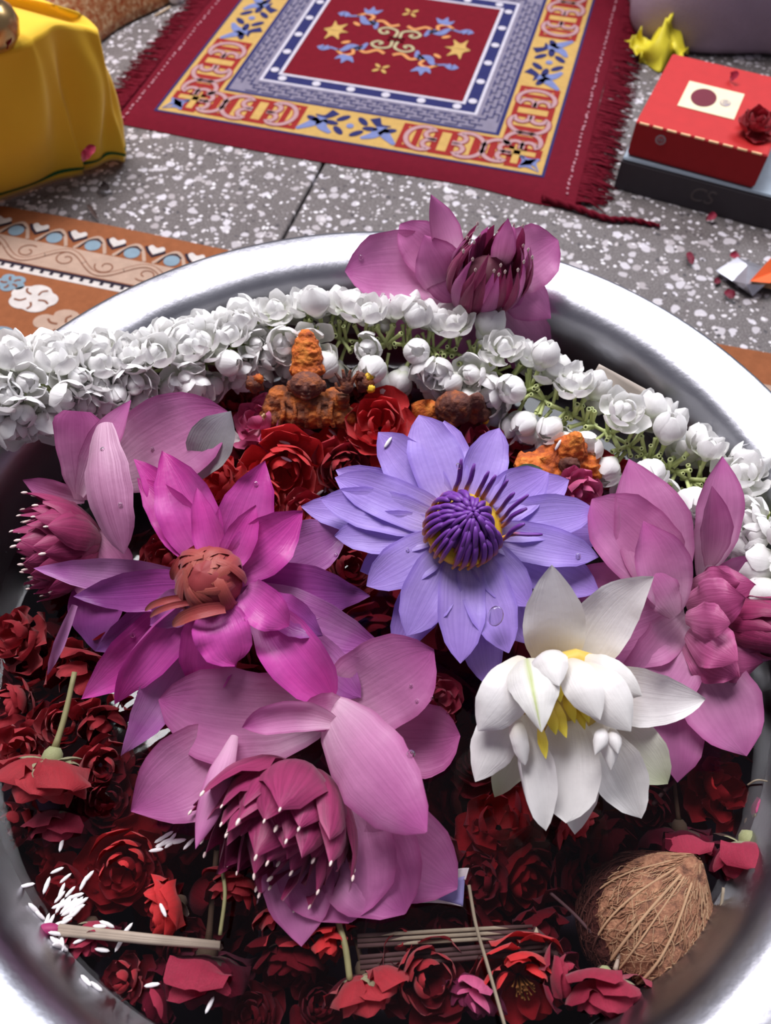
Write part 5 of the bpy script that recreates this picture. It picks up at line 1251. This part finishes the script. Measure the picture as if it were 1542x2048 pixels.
# ================================================================== BANKNOTES
def note_mat(name, paper, ink, sc):
    t = NT(name); uv = t.coord('UV'); mp = t.node('ShaderNodeMapping'); mp.inputs['Scale'].default_value = (sc, sc, 1); t.l(uv, mp.inputs[0])
    w = t.node('ShaderNodeTexWave', wave_type='RINGS', Scale=1.2, Distortion=3.0, Detail=2.0); t.l(mp.outputs[0], w.inputs['Vector'])
    t.l(t.mix(t.ramp(w.outputs['Fac'], [(.4, (0, 0, 0)), (.6, (1, 1, 1))]), paper, ink), t.p.inputs['Base Color']); t.setp(Roughness=.7); return t.m
M_np = simple('note_paper', (.62, .54, .47), .75, nscale=50, var=.06); M_nt = note_mat('note_teal', (.13, .22, .27), (.30, .38, .42), 30); M_nv = note_mat('note_violet', (.17, .14, .36), (.30, .27, .50), 26); M_nw = simple('note_pale', (.46, .40, .42), .7)
def sheet(name, parent, c, m, thick=.0003, n=8, bow=.002):
    """bowed sheet between four corners"""
    v = []; uv = []; a, b_, d, e = c; nn = (b_ - a).cross(e - a).normalized()
    for i in range(n + 1):
        for k in range(n + 1):
            u, w = i / n, k / n; v.append(a.lerp(b_, u).lerp(e.lerp(d, u), w) + nn * bow * sin(pi * u)); uv.append((u, w))
    f = [(i * (n + 1) + k, (i + 1) * (n + 1) + k, (i + 1) * (n + 1) + k + 1, i * (n + 1) + k + 1) for i in range(n) for k in range(n)]
    o = obj(name, v, f, m, parent, uv, True, None, parent.location); s_ = o.modifiers.new('thick', 'SOLIDIFY'); s_.thickness = thick; s_.offset = 0; return o
bn = empty('banknote', at(1220, 800, .150)); tag(bn, 'cream banknote with teal print standing behind the jasmine at right', 'banknote')
c = [at(1172, 772, .172), at(1198, 728, .187), at(1306, 786, .178), at(1268, 880, .150)]; sheet('paper', bn, c, M_np)
up_ = tocam(c[0]) * .0012
sheet('teal_print', bn, [at(1215, 838, .1665) + up_, at(1228, 782, .1745) + up_, at(1254, 796, .1730) + up_, at(1236, 840, .1650) + up_], M_nt, .0001)
bn2 = empty('banknote', at(890, 1790, .134)); tag(bn2, 'folded violet banknote under the right edge of the front lotus', 'banknote')
sheet('violet_panel', bn2, [at(838, 1775, .147), at(930, 1752, .149), at(926, 1812, .146), at(880, 1800, .147)], M_nv); sheet('pale_fold', bn2, [at(815, 1795, .143), at(880, 1800, .1465), at(926, 1813, .1455), at(835, 1806, .143)], M_nw); sheet('pale_margin', bn2, [at(915, 1738, .150), at(938, 1736, .150), at(931, 1760, .1495), at(910, 1758, .149)], M_nw)

# ================================================================== RICE
bpy.context.view_layer.update()
DG = bpy.context.evaluated_depsgraph_get()
def hit(px, py, water_ok=True):
    o = Vector((0, 0, CAM_H)); d = ray(px, py).normalized(); skip = 0
    for _ in range(6):
        ok, loc, nor, idx, ob, mtx = scene.ray_cast(DG, o, d)
        if not ok: return None
        if ob.name.startswith('tub_water') and not water_ok: o = loc + d * .0004; continue
        if nor.dot(d) > 0: nor = -nor
        return loc, nor
    return None
M_rice = simple('rice_white', (.78, .74, .74), .45, nscale=200, var=.08)
mb = MB().ball((0, 0, 0), (.0011, .0040, .0009), 8, 8); RICE = make_mesh('rice_grain', mb.v, mb.f, M_rice)
def rice(px, py, z, ang, lab, grp, s=1.0):
    h = hit(px, py); nn = V_BACK; p = at(px, py, z)
    if h: p = h[0] + h[1] * .0008 + Vector((0, 0, (z * 1000) % 1.2 * .0004)); nn = h[1]
    o = link('rice_grain', RICE, None, p); tag(o, lab, 'rice grain', grp)
    d = V_RIGHT * cos(radians(ang)) + V_UP * sin(radians(ang)) * .9; d = (d - nn * d.dot(nn)).normalized(); o.rotation_mode = 'QUATERNION'; o.rotation_quaternion = d.to_track_quat('Y', 'Z'); o.scale = (s, s, s)
rn = random.Random(8); G1 = 'rice grains in the lower left heap'; LB = 'white rice grain in the heap on the roses at lower left'
pts = [(445, 545, 30), (365, 660, 82), (510, 605, 50), (650, 640, 75), (545, 710, 58), (465, 750, 60), (255, 850, 100), (300, 900, 105), (365, 940, 85), (395, 940, 75), (450, 960, 30), (510, 940, 40), (770, 985, 0), (820, 970, 45), (620, 1090, 45), (460, 1110, 120), (500, 1140, 70), (430, 1020, 150), (480, 700, 80), (680, 600, 60), (540, 900, 30)]
for (x, y, a) in pts: rice(x / 3.855, 1600 + y / 3.855, .142, a, LB, G1, rn.uniform(.85, 1.1))
for k in range(18): rice(140 + rn.gauss(0, 13), 1812 + rn.gauss(0, 11), .141 + .0012 * (k % 5), rn.uniform(10, 80), LB, G1)
for k in range(8): rice(122 + rn.gauss(0, 8), 1888 + rn.gauss(0, 10), .139, rn.uniform(30, 150), LB, G1)
for k in range(12): rice(338 + rn.gauss(0, 16), 1684 + rn.gauss(0, 8), .146 + .001 * (k % 3), rn.uniform(10, 70), 'white rice grain in the small heap under the left lotus petal', 'rice grains by the front lotus')
for x, y, z, a, lab in ((124, 1689, .150, 88, 'lone white rice grain upright on the dull crimson rose'), (56, 1771, .136, 15, 'lone rice grain at the left wall beside the red rose'), (206, 1900, .140, 170, 'rice grain on the pinkish red rose under the stick'), (328, 1820, .146, 125, 'rice grain on the red rose with right pointing calyx'), (240, 1888, .138, 70, 'rice grain beside the beige sepal under the stick'), (170, 1964, .128, 20, 'left rice grain of the pair in the water near the rim'), (190, 1976, .128, 150, 'right rice grain of the pair in the water near the rim'), (255, 1860, .140, 60, 'rice grain touching the top of the long stick'),
        (570, 884, .204, 160, 'rice grain at the top of the large bright red rose'), (572, 921, .206, 175, 'rice grain lying across the middle of the large red rose'), (667, 864, .192, 140, 'rice grain on the folded red rose before the crowned idol'), (776, 886, .2235, 60, 'rice grain on the upper left petal of the violet lily'), (652, 978, .215, 80, 'upright rice grain of the trio left of the violet lily'), (640, 988, .214, 20, 'level rice grain of the trio left of the violet lily'), (664, 984, .214, 130, 'slanting rice grain of the trio left of the violet lily'), (1118, 892, .200, 20, 'rice grain on top of the orange idol fragment'), (420, 2010, .132, 70, 'rice grain near the bottom rim beside the green calyx'), (305, 1970, .136, 10, 'rice grain on the rose with large green calyx')):
    rice(x, y, z, a, lab, 'scattered rice grains')

# ================================================================== LOOSE PETALS
def loose(px, py, z, tx, ty, tz, w, m, lab, P=ROSEP):
    o = empty('loose_petal', at(px, py, z)); tag(o, lab, 'petal', 'loose petals'); petals(o, Zv, (px, py, z), [(tx, ty, tz, w, {'P': P, 'name': 'petal_blade', 'bulge': .15, 'cup': .6, 'ripple': .2})], m, {})
loose(165, 322, .085, 190, 292, .100, 10, M_r['crim'], 'small crimson petal stuck to the yellow cloth near its hem')
loose(8, 95, .176, 22, 72, .190, 14, M_r['crim'], 'crimson petals at the foot of the brass pot')
loose(1460, 158, .0815, 1478, 148, .092, 9, M_r['crim'], 'tiny crimson petal on top of the red gift box')
loose(1412, 440, .002, 1432, 428, .010, 8, M_r['crim'], 'small red petal in front of the charcoal box')
loose(1375, 505, .002, 1385, 528, .005, 7, M_maroon, 'dark maroon petal on terrazzo behind the right rim')
loose(1450, 582, .002, 1468, 595, .006, 9, M_maroon, 'maroon petal between the rim and silver wrapper')
loose(1440, 560, .002, 1428, 565, .004, 7, M_maroon, 'tiny dark petal left of the silver wrapper')
loose(1478, 510, .002, 1460, 512, .006, 8, M_r['crim'], 'small crimson petal above the silver wrapper')
loose(200, 372, .002, 218, 380, .006, 10, simple('scrap_dark', (.03, .02, .02), .8), 'dark leaf scrap on the floor below the yellow hem')  # scrap has one even near-black colour
loose(175, 410, .002, 195, 438, .004, 5, simple('scrap_brown', (.06, .035, .03), .8), 'thin brown scrap on the floor beside the carpet')
loose(460, 850, .205, 470, 885, .19, 12, M_jas, 'white petal behind the grey green sepal')
rose(1520, 236, .098, 36, 100, 25, 'deep', 'loose', 'red rose lying on the right corner of the red gift box')

# small water drops on the petals
mb = MB().ball((0, 0, .0002), (.0012, .0012, .0007), 10, 6); DROP = make_mesh('water_drop', mb.v, mb.f, M_drop)
for x, y, s_, lab in ((822, 1508, 1.6, 'water drop on the big right petal of the front lotus'), (834, 1402, 1.0, 'upper water drop on the top right petal of the front lotus'), (822, 1372, .9, 'tiny water drop near the upper edge of the front lotus'), (864, 1396, .8, 'tiny water drop at the right edge of the front lotus'), (205, 898, 1.0, 'water drop on the striped lotus petal'), (305, 898, 1.0, 'water drop on the broad petal of the left lotus'), (241, 1010, 1.1, 'lower water drop on the striped lotus petal'), (512, 968, 1.2, 'water drop on the upper right magenta petal'), (308, 1082, 1.6, 'water drop on the upper left magenta petal'), (300, 1112, 1.4, 'water drop near the red orange magenta heart'), (265, 1270, 1.2, 'water drop on a lower left magenta petal'), (722, 515, 1.5, 'water drop on the left petal of the rear lotus'), (917, 932, 1.4, 'water drop on an upper petal of the violet lily'), (672, 1110, 1.0, 'water drop at the left tip of the violet lily'), (1156, 1112, 1.3, 'water drop at the right tip of the violet lily'), (815, 1100, 1.0, 'tiny water drop on a left petal of the violet lily')):
    h = hit(x, y)
    if not h: continue
    o = link('water_drop', DROP, None, h[0]); o.rotation_mode = 'QUATERNION'; o.rotation_quaternion = h[1].to_track_quat('Z', 'Y'); o.scale = (s_, s_ * 1.15, s_); tag(o, lab, 'water drop', 'small water drops on petals')
